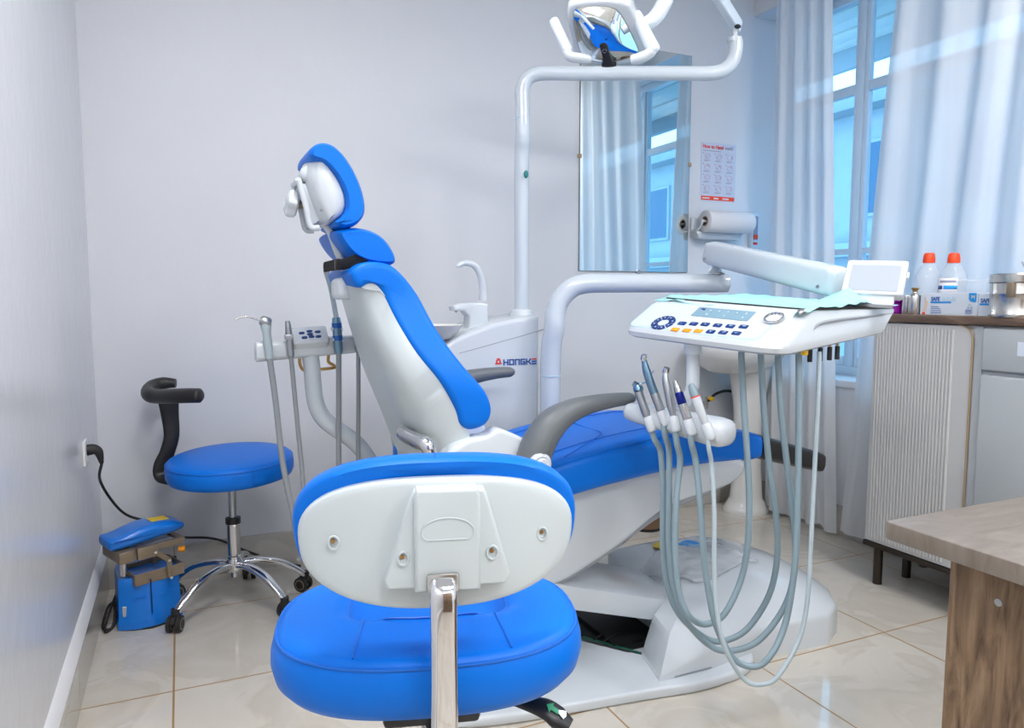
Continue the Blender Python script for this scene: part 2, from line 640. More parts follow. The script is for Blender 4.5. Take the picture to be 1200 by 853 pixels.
struct('floor', MB().box((XL - .2, YF - .2, -.12), (XR + .2, YB + .2, 0)), 'floor_tiles')
struct('ceiling', MB().box((XL - .2, YF - .2, ZC), (XR + .2, YB + .2, ZC + .12)), 'ceiling_paint')
struct('wall_left', MB().box((XL - .2, YF - .2, 0), (XL, YB + .2, ZC)), 'wall_gloss_paint')
struct('wall_back', MB().box((XL, YB, 0), (XR + .3, YB + .2, ZC)), 'wall_paint')
struct('wall_front', MB().box((XL, YF - .2, 0), (XR + .2, YF, ZC)), 'wall_paint')
# window wall: sill, lintel and the pier beside the camera; the opening runs up to the back wall
WY0, WY1, WZ0, WZ1 = 0.55, YB, 0.78, 2.76
w = MB()
w.box((XR, YF, 0), (XR + .3, YB, WZ0)).box((XR, YF, WZ1), (XR + .3, YB, ZC)).box((XR, YF, WZ0), (XR + .3, WY0, WZ1))
struct('wall_right', w, 'wall_paint')
struct('baseboard_back', MB().box((XL, YB - .018, 0), (XR, YB, .15), .003), 'skirting_tiles')
struct('baseboard_left', MB().box((XL, YF, 0), (XL + .016, YB - .018, .15), .002), 'skirting_tiles')
struct('baseboard_right', MB().box((XR - .016, YF, 0), (XR, YB - .018, .15), .003), 'skirting_tiles')
struct('trim_1', MB().prism([(XL, .15), (XL + .016, .15), (XL + .015, .157), (XL + .002, .205), (XL, .207)], 'y', YF, YB - .018), 'paper_white')

dn = tag(bpy.data.objects.new('reflection_door_1', None), 'unseen dark brown door added behind the camera for the chrome to reflect', 'door', kind='structure')  # unseen door, added to give the stool's chrome bar a dark reflection
COL.objects.link(dn); reg(dn, None, (.9, YF, 0), (0, 0, 0))
MB().box((-.20, YF, 0), (.70, YF + .045, 2.08), .004).build('leaf', 'rustic_wood', dn)
MB().box((-.27, YF, 0), (-.20, YF + .06, 2.15), .004).box((.70, YF, 0), (.77, YF + .06, 2.15), .004).box((-.20, YF, 2.08), (.70, YF + .06, 2.15), .004).build('frame', 'rustic_wood', dn)
MB().tube([(.62, YF + .04, 1.02), (.62, YF + .09, 1.02), (.59, YF + .095, 1.02), (.50, YF + .095, 1.02)], .009, 12, 4).build('handle', 'steel', dn)

# window: outer frame, sashes, mullions, panes
wx = XR + .24
win = tag(bpy.data.objects.new('window_1', None), 'white framed window behind the sheer curtains', 'window', kind='structure')
COL.objects.link(win); reg(win, None, (wx, (WY0 + WY1) / 2, WZ0), (0, 0, 0))
f = MB()
for (a, b) in (((WY0 + .051, WZ0), (WY1 - .051, WZ0 + .05)), ((WY0 + .051, WZ1 - .05), (WY1 - .051, WZ1)), ((WY0, WZ0), (WY0 + .05, WZ1)), ((WY1 - .05, WZ0), (WY1, WZ1))):
    f.box((wx - .03, a[0], a[1]), (wx + .03, b[0], b[1]), .004)
f.build('frame', 'aluminium_white', win)
for yy in (2.81, 1.95, 1.2):
    MB().box((wx - .03, yy - .018, WZ0 + .05), (wx + .03, yy + .018, WZ1 - .05), .004).build('mullion', 'aluminium_white', win)
for y0, y1 in ((WY0 + .05, 1.17), (1.23, 1.93), (1.97, 2.79), (2.83, WY1 - .05)):
    MB().box((wx - .003, y0, WZ0 + .05), (wx + .003, y1, WZ1 - .05)).build('pane', 'pane_clear', win)
for y0, y1 in ((1.97, 2.79), (2.83, WY1 - .05)):
    sf = MB()
    zt_ = 2.24
    for lo, hi in (((y0 + .0, WZ0 + .05), (y0 + .022, WZ1 - .05)), ((y1 - .022, WZ0 + .05), (y1, WZ1 - .05)), ((y0 + .0225, zt_), (y1 - .0225, zt_ + .05)), ((y0 + .0225, WZ0 + .05), (y1 - .0225, WZ0 + .10)), ((y0 + .0225, 1.42), (y1 - .0225, 1.45))):
        sf.box((wx - .018, lo[0], lo[1]), (wx + .018, hi[0], hi[1]), .003)
    sf.build('sash', 'aluminium_white', win)
struct('trim_2', MB().box((XR - .02, WY0, WZ0 - .03), (XR + .20, WY1, WZ0 + .004), .004), 'paper_white')

# ------------------------------------------------------------------ outside
def slats(x, y0, y1):
    return None


sof = thing('balcony_soffit', 'boarded underside of a balcony seen through the top of the window', 'soffit', (XR + .6, 3.5, 2.85))
s = MB()
for i in range(6):
    x0 = XR + .31 + i * .15
    s.box((x0, -2, 2.86 + .012 * (i % 2)), (x0 + .140, 9.5, 2.90), .004)
s.build('boards', 'soffit_boards', sof)
MB().box((XR + .3, -2, 2.90), (XR + 1.24, 9.5, 3.05)).build('slab', 'render_pale', sof)
MB().box((XR + 1.20, -2, 2.74), (XR + 1.26, 9.5, 2.91), .01).build('fascia', 'render_pale', sof)

bl = thing('neighbouring_building', 'pale building with windows across the way, seen through the curtain gap', 'building', (XR + 6, 6, -3))
bx = XR + 5.8
MB().box((bx, -14, -3), (bx + 3, 18, 3.75)).build('wall', 'render_pale', bl)
MB().box((bx - .35, -14, 3.75), (bx + 3, 18, 3.95), .02).build('roof', 'render_grey', bl)
MB().box((bx - .25, -14, 1.75), (bx, 18, 1.95), .02).build('ledge', 'render_pale', bl)
for k in range(20):
    y = -10 + k * 1.3
    for z0, h in ((2.35, .95), (.05, 1.25)):
        fr = MB().box((bx - .05, y - .05, z0 - .05), (bx + .02, y + .75, z0 + h + .05), .01).build('window_frame', 'render_pale', bl)
        MB().box((bx - .056, y, z0), (bx - .04, y + .70, z0 + h)).build('pane', 'pane_blue', fr)
struct('ground', MB().box((XR + .3, -30, -3.2), (XR + 40, 50, -3.0)), 'render_grey')

# ------------------------------------------------------------------ curtains
def curtain(name, label, ya0, ya1, yb0, yb1, x, z0, z1, waves, amp, ph):
    """sheer cloth; edge positions at the top (ya) and at the hem (yb)"""
    n, m = waves * 14, 30
    vs, fs = [], []
    for j in range(m + 1):
        t = j / m
        for i in range(n + 1):
            u = i / n
            y = (ya0 + (yb0 - ya0) * t) + u * ((ya1 + (yb1 - ya1) * t) - (ya0 + (yb0 - ya0) * t))
            uu = u + .018 * math.sin(9 * u + ph) + .006 * math.sin(t * 5 + u * 20)
            a = amp * (.75 + .35 * t)
            xx = x + a * math.sin(2 * PI * waves * uu + ph) + a * .22 * math.sin(2 * PI * waves * 2.3 * uu + 1.7 * ph + t)
            z = z1 + (z0 - z1) * t
            if j == m: z += .008 * math.sin(2 * PI * waves * uu * .7)
            vs.append((xx, y, z))
    for j in range(m):
        for i in range(n):
            a = j * (n + 1) + i
            fs.append([a, a + 1, a + n + 2, a + n + 1])
    mb = MB().add(vs, fs)
    o = mb.build(name, 'sheer', smooth=True, ang=180)
    tag(o, label, 'curtain')
    return o


def sheer():
    m = bpy.data.materials.new('sheer'); m.use_nodes = True
    nt = m.node_tree; nt.nodes.clear(); L = nt.links.new
    out = nt.nodes.new('ShaderNodeOutputMaterial')
    d = nt.nodes.new('ShaderNodeBsdfDiffuse'); d.inputs['Color'].default_value = (.80, .81, .82, 1)
    t = nt.nodes.new('ShaderNodeBsdfTranslucent'); t.inputs['Color'].default_value = (.80, .84, .88, 1)
    tr = nt.nodes.new('ShaderNodeBsdfTransparent'); tr.inputs['Color'].default_value = (1, 1, 1, 1)
    a = nt.nodes.new('ShaderNodeMixShader'); a.inputs[0].default_value = .30
    b = nt.nodes.new('ShaderNodeMixShader')
    # cloth weave: more open threads in stripes along the drop
    tc = nt.nodes.new('ShaderNodeTexCoord'); mp = nt.nodes.new('ShaderNodeMapping'); mp.inputs['Scale'].default_value = (26, 26, .4)
    n = nt.nodes.new('ShaderNodeTexNoise'); n.inputs['Scale'].default_value = 1.0; n.inputs['Detail'].default_value = 2
    mr = nt.nodes.new('ShaderNodeMapRange'); mr.inputs['From Min'].default_value = .3; mr.inputs['From Max'].default_value = .7
    mr.inputs['To Min'].default_value = .05; mr.inputs['To Max'].default_value = .11
    L(tc.outputs['Object'], mp.inputs['Vector']); L(mp.outputs['Vector'], n.inputs['Vector']); L(n.outputs['Fac'], mr.inputs['Value'])
    L(d.outputs[0], a.inputs[1]); L(t.outputs[0], a.inputs[2])
    L(mr.outputs['Result'], b.inputs[0]); L(a.outputs[0], b.inputs[1]); L(tr.outputs[0], b.inputs[2])
    L(b.outputs[0], out.inputs['Surface'])
    MATS['sheer'] = m


sheer()
curtain('curtain', 'white sheer curtain hanging left of the window gap, beside the poster', 3.13, 2.77, 3.10, 2.60, 2.93, .03, 2.90, 4, .018, .4)
curtain('curtain', 'wide white sheer curtain hanging right of the window gap, behind the sideboard', 2.34, .45, 2.56, .45, 2.91, .05, 2.90, 11, .020, 2.1)
rail = thing('curtain_rail', 'white curtain rail above both sheer curtains', 'curtain rail', (2.93, 1.8, 2.93))
MB().rod((2.92, .3, 2.915), (2.92, 3.3, 2.915), .012).build('rail', 'white_paint', rail)
for yy in (.5, 1.8, 3.2): MB().box((2.90, yy - .012, 2.915), (2.94, yy + .012, 2.95)).build('bracket', 'white_paint', rail)

# ------------------------------------------------------------------ ceiling lamps out of view, added to brighten the room
for x, y in ((.30, -.65), (.25, 1.35), (1.7, -.65), (2.4, 1.0)):
    t = thing('added_ceiling_light', 'unseen square ceiling panel light added to brighten the treatment room', 'ceiling light', (x, y, ZC), group='added ceiling panel lights')
    fr = MB()
    for lo, hi in (((-.31, -.31), (.31, -.29)), ((-.31, .29), (.31, .31)), ((-.31, -.29), (-.29, .29)), ((.29, -.29), (.31, .29))):
        fr.box((lo[0], lo[1], -.035), (hi[0], hi[1], 0))
    fr.build('frame', 'white_paint', t, local=True)
    MB().box((-.29, -.29, -.028), (.29, .29, -.004)).build('diffuser', 'added_lamp_diffuser', t, local=True)
# ------------------------------------------------------------------ dental chair
CY0 = 2.2                            # its centre plane; it lies along x, head towards the left wall
chair = thing('dental_chair', 'blue and white reclining dental chair with headrest in the middle of the room', 'dental chair', (1.5, CY0, 0))

# floor plate
plate = [(.62, 1.86), (.78, 1.80), (.95, 1.775), (1.10, 1.757), (1.25, 1.738), (1.38, 1.717), (1.49, 1.718), (1.58, 1.73), (1.65, 1.765), (1.70, 1.84), (1.72, 1.95),
         (1.72, 2.45), (1.66, 2.60), (1.5, 2.68), (1.1, 2.68), (.8, 2.66), (.62, 2.6), (.55, 2.4), (.55, 2.05)]
fp = MB().prism(smooth_poly(plate, 4), 'z', 0, .034, .010).build('floor_plate', 'white_plastic', chair)
cav = [(1.18, 2.13), (1.335, 1.925), (1.55, 2.0), (1.55, 2.42), (1.18, 2.42)]
cut(fp, MB().prism(cav, 'z', .006, .2))
MB().box((1.19, 2.02, .006), (1.5, 2.4, .010)).box((1.30, 2.05, .010), (1.42, 2.3, .022)).build('tray_floor', 'cavity_black', fp)
q = MB()
q.prism([(1.325, 1.955), (1.36, 1.975), (1.24, 2.16), (1.20, 2.14)], 'z', .008, .017)
q.build('circuit_board', 'board_green', fp)
MB().prism([(1.30, 1.962), (1.325, 1.955), (1.20, 2.13), (1.18, 2.125)], 'z', .008, .034).build('metal_strip', 'satin_steel', fp)
MB().rod((1.25, 2.1, .03), (1.30, 2.12, .03), .004).rod((1.27, 2.07, .032), (1.36, 2.1, .032), .003).build('wiring', 'black_rubber', fp)

# domed cover over the foot of the lift
dome0 = [(1.285, 1.768), (1.50, 1.768), (1.66, 1.795), (1.80, 1.800), (2.00, 1.788), (2.10, 1.84), (2.19, 1.96), (2.25, 2.15), (2.265, 2.35), (2.22, 2.55), (2.10, 2.66),
         (1.85, 2.68), (1.65, 2.66), (1.60, 2.5), (1.58, 2.3), (1.52, 2.12), (1.33, 1.93)]
def toward(poly, c, k): return [(c[0] + (x - c[0]) * k, c[1] + (y - c[1]) * k) for x, y in poly]
rings = []
sp = dome0
c = (1.80, 2.15)
for k, z in ((1.0, .0), (1.0, .088), (.99, .100), (.965, .110), (.85, .135), (.68, .168), (.5, .190), (.30, .198), (.10, .20)):
    rr = toward(sp, c, k)
    ring = []
    for (x, y), (x0, y0) in zip(rr, sp):
        zz = z * ((0.45 if z < .105 else .6) if (x0 < 1.4 and z < .115) else 1.0)
        # the crest runs towards the lift; low at its near-left corner
        zz += .05 * max(0, 1 - abs(k - .6) / .5) * max(0, (1.75 - x)) if z > .12 else 0
        ring.append((x, y, zz))
    rings.append(ring)
dome_mb = MB().loft(rings)
dome_mb.build('base_cover', 'white_plastic', chair, ang=28)
# a stepped lip and panel gap in the near side
MB().box((1.34, 1.7655, .036), (1.48, 1.7685, .040)).build('panel_gap', 'gap_grey', chair)

# lift arm: plated link from the cover up to the seat
def arm_box(x0, z0, x1, z1, y0, y1, th, b=.006):
    d = Vector((x1 - x0, 0, z1 - z0)); n = Vector((-d.z, 0, d.x)).normalized() * -th
    poly = [(x0, z0), (x1, z1), (x1 + n.x, z1 + n.z), (x0 + n.x, z0 + n.z)]
    return MB().prism(poly, 'y', y0, y1, b, 2)
arm_box(.92, .335, 1.66, .115, 1.99, 2.36, .075).build('lift_arm', 'white_plastic', chair)
arm_box(.90, .27, 1.55, .08, 2.06, 2.30, .03).build('lower_link', 'gap_grey', chair)

# seat frame below the cushion, sweeping down to the lift
uf = [(.70, .70), (.80, .68), (1.0, .62), (1.3, .64), (1.6, .655), (1.76, .64), (1.80, .605), (1.76, .553), (1.65, .527), (1.534, .508), (1.43, .478), (1.30, .398), (1.17, .338), (1.06, .296), (.92, .285), (.78, .33), (.70, .45), (.67, .6)]
MB().prism(smooth_poly(uf, 4), 'y', 1.985, 2.415, .022).build('seat_frame', 'white_plastic', chair)
# a shallow lower rim under it
lf = [(.70, .37), (.9, .30), (1.06, .31), (1.17, .352), (1.30, .412), (1.43, .49), (1.534, .52), (1.65, .54), (1.77, .565), (1.75, .545), (1.65, .517), (1.534, .497), (1.43, .466), (1.30, .386), (1.17, .326), (1.06, .284), (.92, .273), (.76, .318)]
MB().prism(lf, 'y', 2.0, 2.40, .004).build('frame_rim', 'gap_grey', chair)

# seat and leg cushion
def sect(x, yc, hw, zt, th, e=5.0, crown=.012, n=44):
    pts = []
    for (a, b) in selip(hw, th / 2, e, n):
        z = zt - th / 2 + b + (crown * (1 - (a / hw) ** 2) * -1 if b > 0 else 0)
        pts.append((x, yc + a, z))
    return pts
S = [(.80, .20, .655, .08), (.81, .245, .665, .11), (.84, .262, .672, .125), (.95, .270, .695, .135), (1.08, .274, .722, .145), (1.2, .274, .745, .150), (1.35, .268, .762, .152), (1.5, .258, .772, .150),
     (1.65, .243, .765, .142), (1.78, .215, .740, .130), (1.86, .195, .720, .114), (1.895, .182, .708, .10), (1.912, .165, .698, .08), (1.916, .13, .69, .05)]
seat = MB().loft([sect(x, CY0, hw, zt, th) for x, hw, zt, th in S]).build('seat_cushion', 'blue_vinyl', chair, ang=60)
# seams along both upper edges and across at the knee
for sg in (-1, 1):
    MB().tube([(x, CY0 + sg * (hw * .955), zt - th * .14) for x, hw, zt, th in S[3:12]], .0022, 6, 4).build('seam', 'blue_seam', seat)
    MB().tube([(x, CY0 + sg * (hw * .60), zt - .0065) for x, hw, zt, th in S[3:9]], .0018, 6, 4).build('seam', 'blue_seam', seat)
MB().tube([(1.05, CY0 - .25, .712), (1.22, CY0 - .16, .7455), (1.27, CY0 - .1, .7455), (1.28, CY0, .742), (1.27, CY0 + .1, .7455), (1.22, CY0 + .16, .7455)], .0018, 6, 5).build('seam', 'blue_seam', seat)
F = [(1.905, .14, .685, .05), (1.912, .172, .699, .088), (1.95, .178, .690, .096), (2.04, .174, .662, .092), (2.14, .170, .632, .088), (2.225, .164, .606, .084), (2.245, .150, .598, .064), (2.25, .12, .588, .034)]
MB().loft([sect(x, CY0, hw, zt, th, 5, .004) for x, hw, zt, th in F]).build('foot_pad', 'black_leather', chair, ang=60)

# backrest cushion
front = [(412, 318), (425, 308), (445, 307), (465, 315), (490, 345), (515, 390), (545, 430), (570, 458), (578, 480), (573, 496), (561, 503), (549, 504)]
inner = [(540, 497), (537, 485), (530, 470), (515, 445), (490, 415), (468, 380), (450, 344), (440, 333), (431, 333), (424, 337), (416, 333)]
YN, YFAR = 1.93, 2.47
def half_width(z):
    t = min(1, max(0, (z - .93) / .30)); t = t * t * (3 - 2 * t)
    return .27 - .095 * t
def near_pt(px, py, ins_=0.0):
    y = YN
    for _ in range(6):
        p = at_y(px, py, y + ins_); y = CY0 - half_width(p.z)
    return p
def taper(mb):
    mb.v = [Vector((v[0], CY0 + (v[1] - CY0) * half_width(v[2]) / .27, v[2])) for v in mb.v]
    return mb
prof = [near_pt(px, py) for px, py in front + inner]
prof = smooth_poly([(p.x, p.z) for p in prof], 4)
back = taper(MB().prism(prof, 'y', YN, YFAR, .020, 5)).build('backrest_cushion', 'blue_vinyl', chair, ang=50)
seamp = inset(prof, .0235)
sm = [(x, YN + .0005, z) for x, z in prof]
st = inset([(p.x, p.z) for p in [at_y(px, py, YN) for px, py in front]], 0)
for off in (.018,):
    pl = inset(prof, off)
    for yy in (YN + .0018, YFAR - .0018):
        taper(MB().tube([(x, yy, z) for x, z in pl[8:44:2]], .0016, 6, 2)).build('seam', 'blue_seam', back)

# moulded shell behind the backrest
ins = [near_pt(px, py, .012) for px, py in [(422, 335), (434, 331), (450, 342), (468, 379), (490, 414), (515, 444), (530, 469), (541, 500), (556, 530), (580, 560)]]
ins = [(p.x, p.z) for p in ins]
sil = [at_y(px, py, CY0 + .04) for px, py in [(397, 330), (402, 348), (410, 375), (421, 406), (432, 436), (442, 462), (451, 484), (462, 512), (474, 540), (492, 572)]]
sil = [(p.x, p.z) for p in sil]
ins, _ = catmull([Vector((x, z, 0)) for x, z in ins], [0] * 10, 5)
sil, _ = catmull([Vector((x, z, 0)) for x, z in sil], [0] * 10, 5)
rings = []
N = 22
for i in range(N + 1):
    u = -1 + 2 * i / N
    y = CY0 + u * .255
    k = (1 - abs(u) ** 3.2) ** (1 / 2.0) if abs(u) < 1 else 0
    k = max(k, .03)
    bk = [a.lerp(b, k) for a, b in zip(ins, sil)]
    fr = [a + (a - b).normalized() * .012 for a, b in zip(ins, sil)]
    ring = [(p.x, y, p.y) for p in bk] + [(p.x, y, p.y) for p in reversed(fr)]
    rings.append(ring)
shell = MB().loft(rings, ref=[(p[0], p[2]) for p in rings[N // 2]])
shell = taper(shell).build('backrest_shell', 'shell_white', chair, ang=50)
# headrest socket on top of the shell
p = at_y(405, 333, CY0)
MB().box((p.x - .035, CY0 - .055, p.z - .045), (p.x + .03, CY0 + .055, p.z + .018), .016, 3).build('headrest_socket', 'white_plastic', chair)

# hinge cover plates at both sides and the fill between back and seat
hp = [(566, 508), (575, 502), (584, 501), (610, 512), (632, 524), (640, 540), (632, 575), (600, 600), (545, 600), (515, 560), (520, 528), (545, 512)]
hpp = [at_y(px, py, 1.955) for px, py in hp]
hpp = smooth_poly([(p.x, p.z) for p in hpp], 3)
for y0, y1 in ((1.915, 1.985), (2.415, 2.485)):
    MB().prism(hpp, 'y', y0, y1, .012, 3).build('hinge_cover', 'white_plastic', chair)
lw = [(.68, .80), (.72, .80), (.76, .77), (.82, .68), (.80, .56), (.72, .50), (.67, .56), (.65, .68)]
MB().prism(smooth_poly(lw, 4), 'y', 1.975, 2.425, .03, 4).build('lower_back_cover', 'shell_white', chair, ang=50)
# chrome grab handle on the back of the shell and the grey bracket behind it
h = [at_d(472, 507, 2.13), at_d(480, 512, 2.10), at_d(490, 517, 2.06), at_d(501, 523, 2.03)]
hm = MB().tube([h[0] + Vector((.04, .02, -.02)), h[0], h[1], h[2], h[3], h[3] + Vector((.02, .01, -.07))], [.014, .020, .023, .023, .021, .015], 14, 5)
hm.build('grab_handle', 'chrome', chair)
p = at_d(468, 500, 2.5)
MB().box((p.x - .005, p.y - .02, p.z - .06), (p.x + .05, p.y + .02, p.z + .035), .008).build('rear_bracket', 'bronze', chair)
p = at_d(469, 525, 2.52)
MB().box((p.x - .016, p.y - .02, p.z - .08), (p.x + .05, p.y + .05, p.z + .035), .012).build('far_side_pad', 'blue_vinyl', chair)

# armrests
def armrest(y, dx=0, dz=0, w=.052):
    path = [(.905, .66), (.915, .72), (.937, .775), (.975, .825), (1.035, .86), (1.11, .878), (1.19, .886), (1.245, .887), (1.262, .886)]
    rad = [.046, .050, .050, .046, .036, .027, .022, .019, .010]
    return MB().tube([(x + dx, y, z + dz) for x, z in path], rad, 20, 5, flat=1.05, up=(1, 0, 0))
ar = armrest(1.895).build('armrest', 'grey_rubber', chair, ang=60)
MB().tube([(1.06, 1.895 - .027, .868), (1.0635, 1.895 - .028, .86), (1.071, 1.895 - .022, .888), (1.075, 1.895, .897)], .0015, 6, 3).build('seam', 'black_rubber', ar)
p = at_y(633, 544, 1.85)
pv = frame((p.x, 1.90, p.z), (1, 0, 0), (0, 0, 1))
kn = MB().lathe([(.0, .075), (.018, .075), (.021, .072), (.021, .062), (.027, .060), (.033, .056), (.035, .050), (.035, 0), (.0, 0)], 28, pv).build('pivot', 'white_plastic', ar)
MB().lathe([(.0215, .0625), (.0235, .0625), (.0235, .0585), (.0215, .0585)], 28, pv, cap=False).build('ring', 'satin_steel', kn)
armrest(2.505, -.13, .03).build('armrest', 'grey_rubber', chair, ang=60)

# headrest: cushion, shell, bracket, knob, rod
hc = [(362, 181), (366, 171), (377, 166), (392, 170), (408, 187), (421, 211), (428, 234), (428, 252), (418, 264), (402, 268), (391, 261), (399, 254), (405, 244), (403, 226), (393, 206), (379, 191), (367, 188)]
HN = 2.085
hcp = [at_y(px, py, HN) for px, py in hc]
hcp = smooth_poly([(p.x, p.z) for p in hcp], 4)
cxh = sum(x for x, z in hcp) / len(hcp); czh = sum(z for x, z in hcp) / len(hcp)
rings = []
for i in range(17):
    u = -1 + 2 * i / 16
    k = .80 + .20 * (1 - abs(u) ** 4)
    y = 2.205 + u * .132
    d = .020 * (abs(u) ** 2.2)
    q = inset(hcp, .010 * (1 - (1 - abs(u) ** 6) ** .5))
    rings.append([(x, y, z) for x, z in q])
hr = MB().loft(rings, ref=hcp).build('headrest_cushion', 'blue_vinyl', chair, ang=60)
hs = [(361, 188), (369, 179), (380, 184), (396, 204), (406, 227), (406, 245), (398, 257), (386, 262), (378, 259), (371, 246), (362, 222), (357, 203)]
hsp = smooth_poly([(p.x, p.z) for p in [at_y(px, py, HN + .012) for px, py in hs]], 4)
rings = []
for i in range(15):
    u = -1 + 2 * i / 14
    q = inset(hsp, .022 * (1 - (1 - abs(u) ** 2.6) ** .5))
    rings.append([(x + .010 * abs(u) ** 2, 2.205 + u * .116, z) for x, z in q])
hsh = MB().loft(rings, ref=hsp).build('headrest_shell', 'white_plastic', chair, ang=60)
b0 = at_y(364, 203, 2.15)
MB().spindle(at_y(377, 208, 2.15), at_y(351, 202, 2.15), [(0, .030), (.3, .030), (.55, .027), (.8, .021), (.95, .012), (1, .002)], 20).build('ball_joint_cover', 'white_plastic', hsh)
MB().sphere(at_y(376, 246, 2.1), .004).build('screw', 'satin_steel', hsh)
br = MB()
a1, a2, a3, a4 = [at_y(px, py, 2.17) for px, py in ((348, 213), (357, 244), (362, 266), (372, 268))]
for yy in (2.14, 2.235):
    br.tube([Vector((q_.x, yy, q_.z)) for q_ in (a1, a2, a3, a4)], .0085, 10, 5)
br.rod((a1.x, 2.14, a1.z), (a1.x, 2.235, a1.z), .0085)
p1, p2, p3, p4 = [at_y(px, py, 2.14) for px, py in ((352, 214), (370, 216), (379, 256), (364, 265))]
br.prism([(p1.x, p1.z), (p2.x, p2.z), (p3.x, p3.z), (p4.x, p4.z)], 'y', 2.145, 2.23, .003, 2)
br.build('headrest_bracket', 'white_plastic', chair)
pk = at_y(341, 240, 2.19)
kx = Vector((-.96, 0, .2)).normalized()
km = frame((pk.x + .012, pk.y, pk.z), (0, 1, 0), Vector((.2, 0, .96)))
kn = MB()
rings = []
for z, s in ((-.006, .026), (.0, .034), (.014, .037), (.022, .034), (.027, .025)):
    rings.append([(s * (1 + .10 * math.cos(5 * t)) * math.cos(t), s * (1 + .10 * math.cos(5 * t)) * math.sin(t), z) for t in [2 * PI * j / 60 for j in range(60)]])
kz = km.col[2].to_3d()
if kz.x > 0:
    km = frame((pk.x + .012, pk.y, pk.z), (0, -1, 0), Vector((.2, 0, .96)))
kn.loft(rings, M=km)
kn.build('locking_knob', 'white_plastic', chair)
MB().rod(at_y(342, 240, 2.19), at_y(362, 240, 2.19), .011).build('knob_shaft', 'bronze', chair)
rod = [at_y(px, py, 2.19) for px, py in ((371, 259), (380, 262), (388, 273), (396, 295), (403, 312), (409, 335))]
MB().tube(rod, [.013, .0125, .012, .012, .012, .012], 14, 5, flat=1.7, up=(1, 0, 0)).build('headrest_rod', 'white_plastic', chair, ang=60)
p = at_y(373, 258, 2.15)
pm = frame((p.x, 2.172, p.z), (1, 0, 0), (0, 0, 1))
MB().lathe([(0, .012), (.009, .012), (.0095, .007), (.016, .006), (.017, -.03), (0, -.03)], 24, pm).build('hinge_screw', 'white_plastic', chair)

# ------------------------------------------------------------------ neck cushion strapped under the headrest
neck = thing('neck_cushion', 'small blue half round cushion strapped between headrest and backrest', 'cushion', at_y(430, 306, 2.2))
d_out = [(391, 272), (400, 267), (416, 265), (433, 268), (448, 276), (459, 289), (465, 304), (460, 312), (440, 312), (418, 306), (402, 292)]
ds = [at_y(px, py, 2.10) for px, py in d_out]
dsp = smooth_poly([(p.x, p.z) for p in ds], 4)
rings = []
for i in range(17):
    u = -1 + 2 * i / 16
    q = inset(dsp, .014 * (1 - (1 - abs(u) ** 3.0) ** .5))
    rings.append([(x, 2.24 + u * .165, z) for x, z in q])
nc = MB().loft(rings, ref=dsp).build('pad', 'blue_vinyl', neck, ang=60)
sp_ = inset(dsp, .002)
MB().tube([(x, 2.098, z) for x, z in inset(dsp, .010)[2:28]], .0045, 8, 2).build('piping', 'blue_vinyl', nc)
MB().tube([at_y(px, py, 2.45) for px, py in ((384, 283), (387, 281), (390, 288), (394, 297))], [.006, .012, .012, .006], 10, 4).build('far_corner', 'blue_vinyl', nc)
st = [at_y(px, py, 2.085) for px, py in ((395, 310), (401, 310), (411, 307), (421, 303), (429, 300))]
MB().tube([st[0] + Vector((.0, .2, .0))] + st + [st[-1] + Vector((.02, .05, .01))], .0155, 12, 5, flat=.2, up=(0, 0, 1)).build('strap', 'black_fabric', neck, ang=60)
MB().box((st[0].x - .006, 2.075, st[0].z - .014), (st[0].x + .010, 2.095, st[0].z + .016), .003).build('buckle', 'black_plastic', neck)
# ------------------------------------------------------------------ spittoon unit beside the chair
ux0, ux1, uy0, uy1 = .88, 1.315, 2.66, 3.00
unit = thing('dental_unit', 'white spittoon unit with rinsing tap and a small blue and red maker logo', 'dental unit', (1.1, 2.83, 0))
top = [(ux0, .30), (ux1, .30), (ux1, 1.123), (1.22, 1.113), (1.12, 1.095), (1.02, 1.066), (.95, 1.035), (ux0, .99)]
MB().prism(top, 'y', uy0, uy1, .018, 4).build('body', 'white_plastic', unit)
MB().prism([(.93, .02), (1.28, .02), (1.28, .32), (.93, .32)], 'y', 2.70, 2.97, .01, 2).build('foot', 'white_plastic', unit)
# curved joint line across the front
jl = [at_y(px, py, uy0) for px, py in ((538, 414), (560, 408), (585, 401), (610, 394), (637, 386))]
MB().tube([p + Vector((0, .0012, 0)) for p in jl], .0022, 6, 4).build('panel_joint', 'gap_grey', unit)
p = at_y(595, 427, uy0)
LM = basis((p.x, uy0 - .001, p.z), (1, 0, 0), (0, 0, 1), (0, -1, 0))
sc = 3.05 / 863
lg = Vector(at_y(584, 423, uy0))
m = MB()
wv = .0018
for ox, oz, wq, hq in ((-.013, -.013, .026, .006), (-.010, -.006, .006, .006), (.004, -.006, .006, .006), (-.010, .001, .020, .004), (-.006, .006, .012, .005)):
    m.box((lg.x + ox, uy0 - wv, lg.z + oz), (lg.x + ox + wq, uy0 + .001, lg.z + oz + hq))
m.build('logo_emblem', 'red_print', unit)
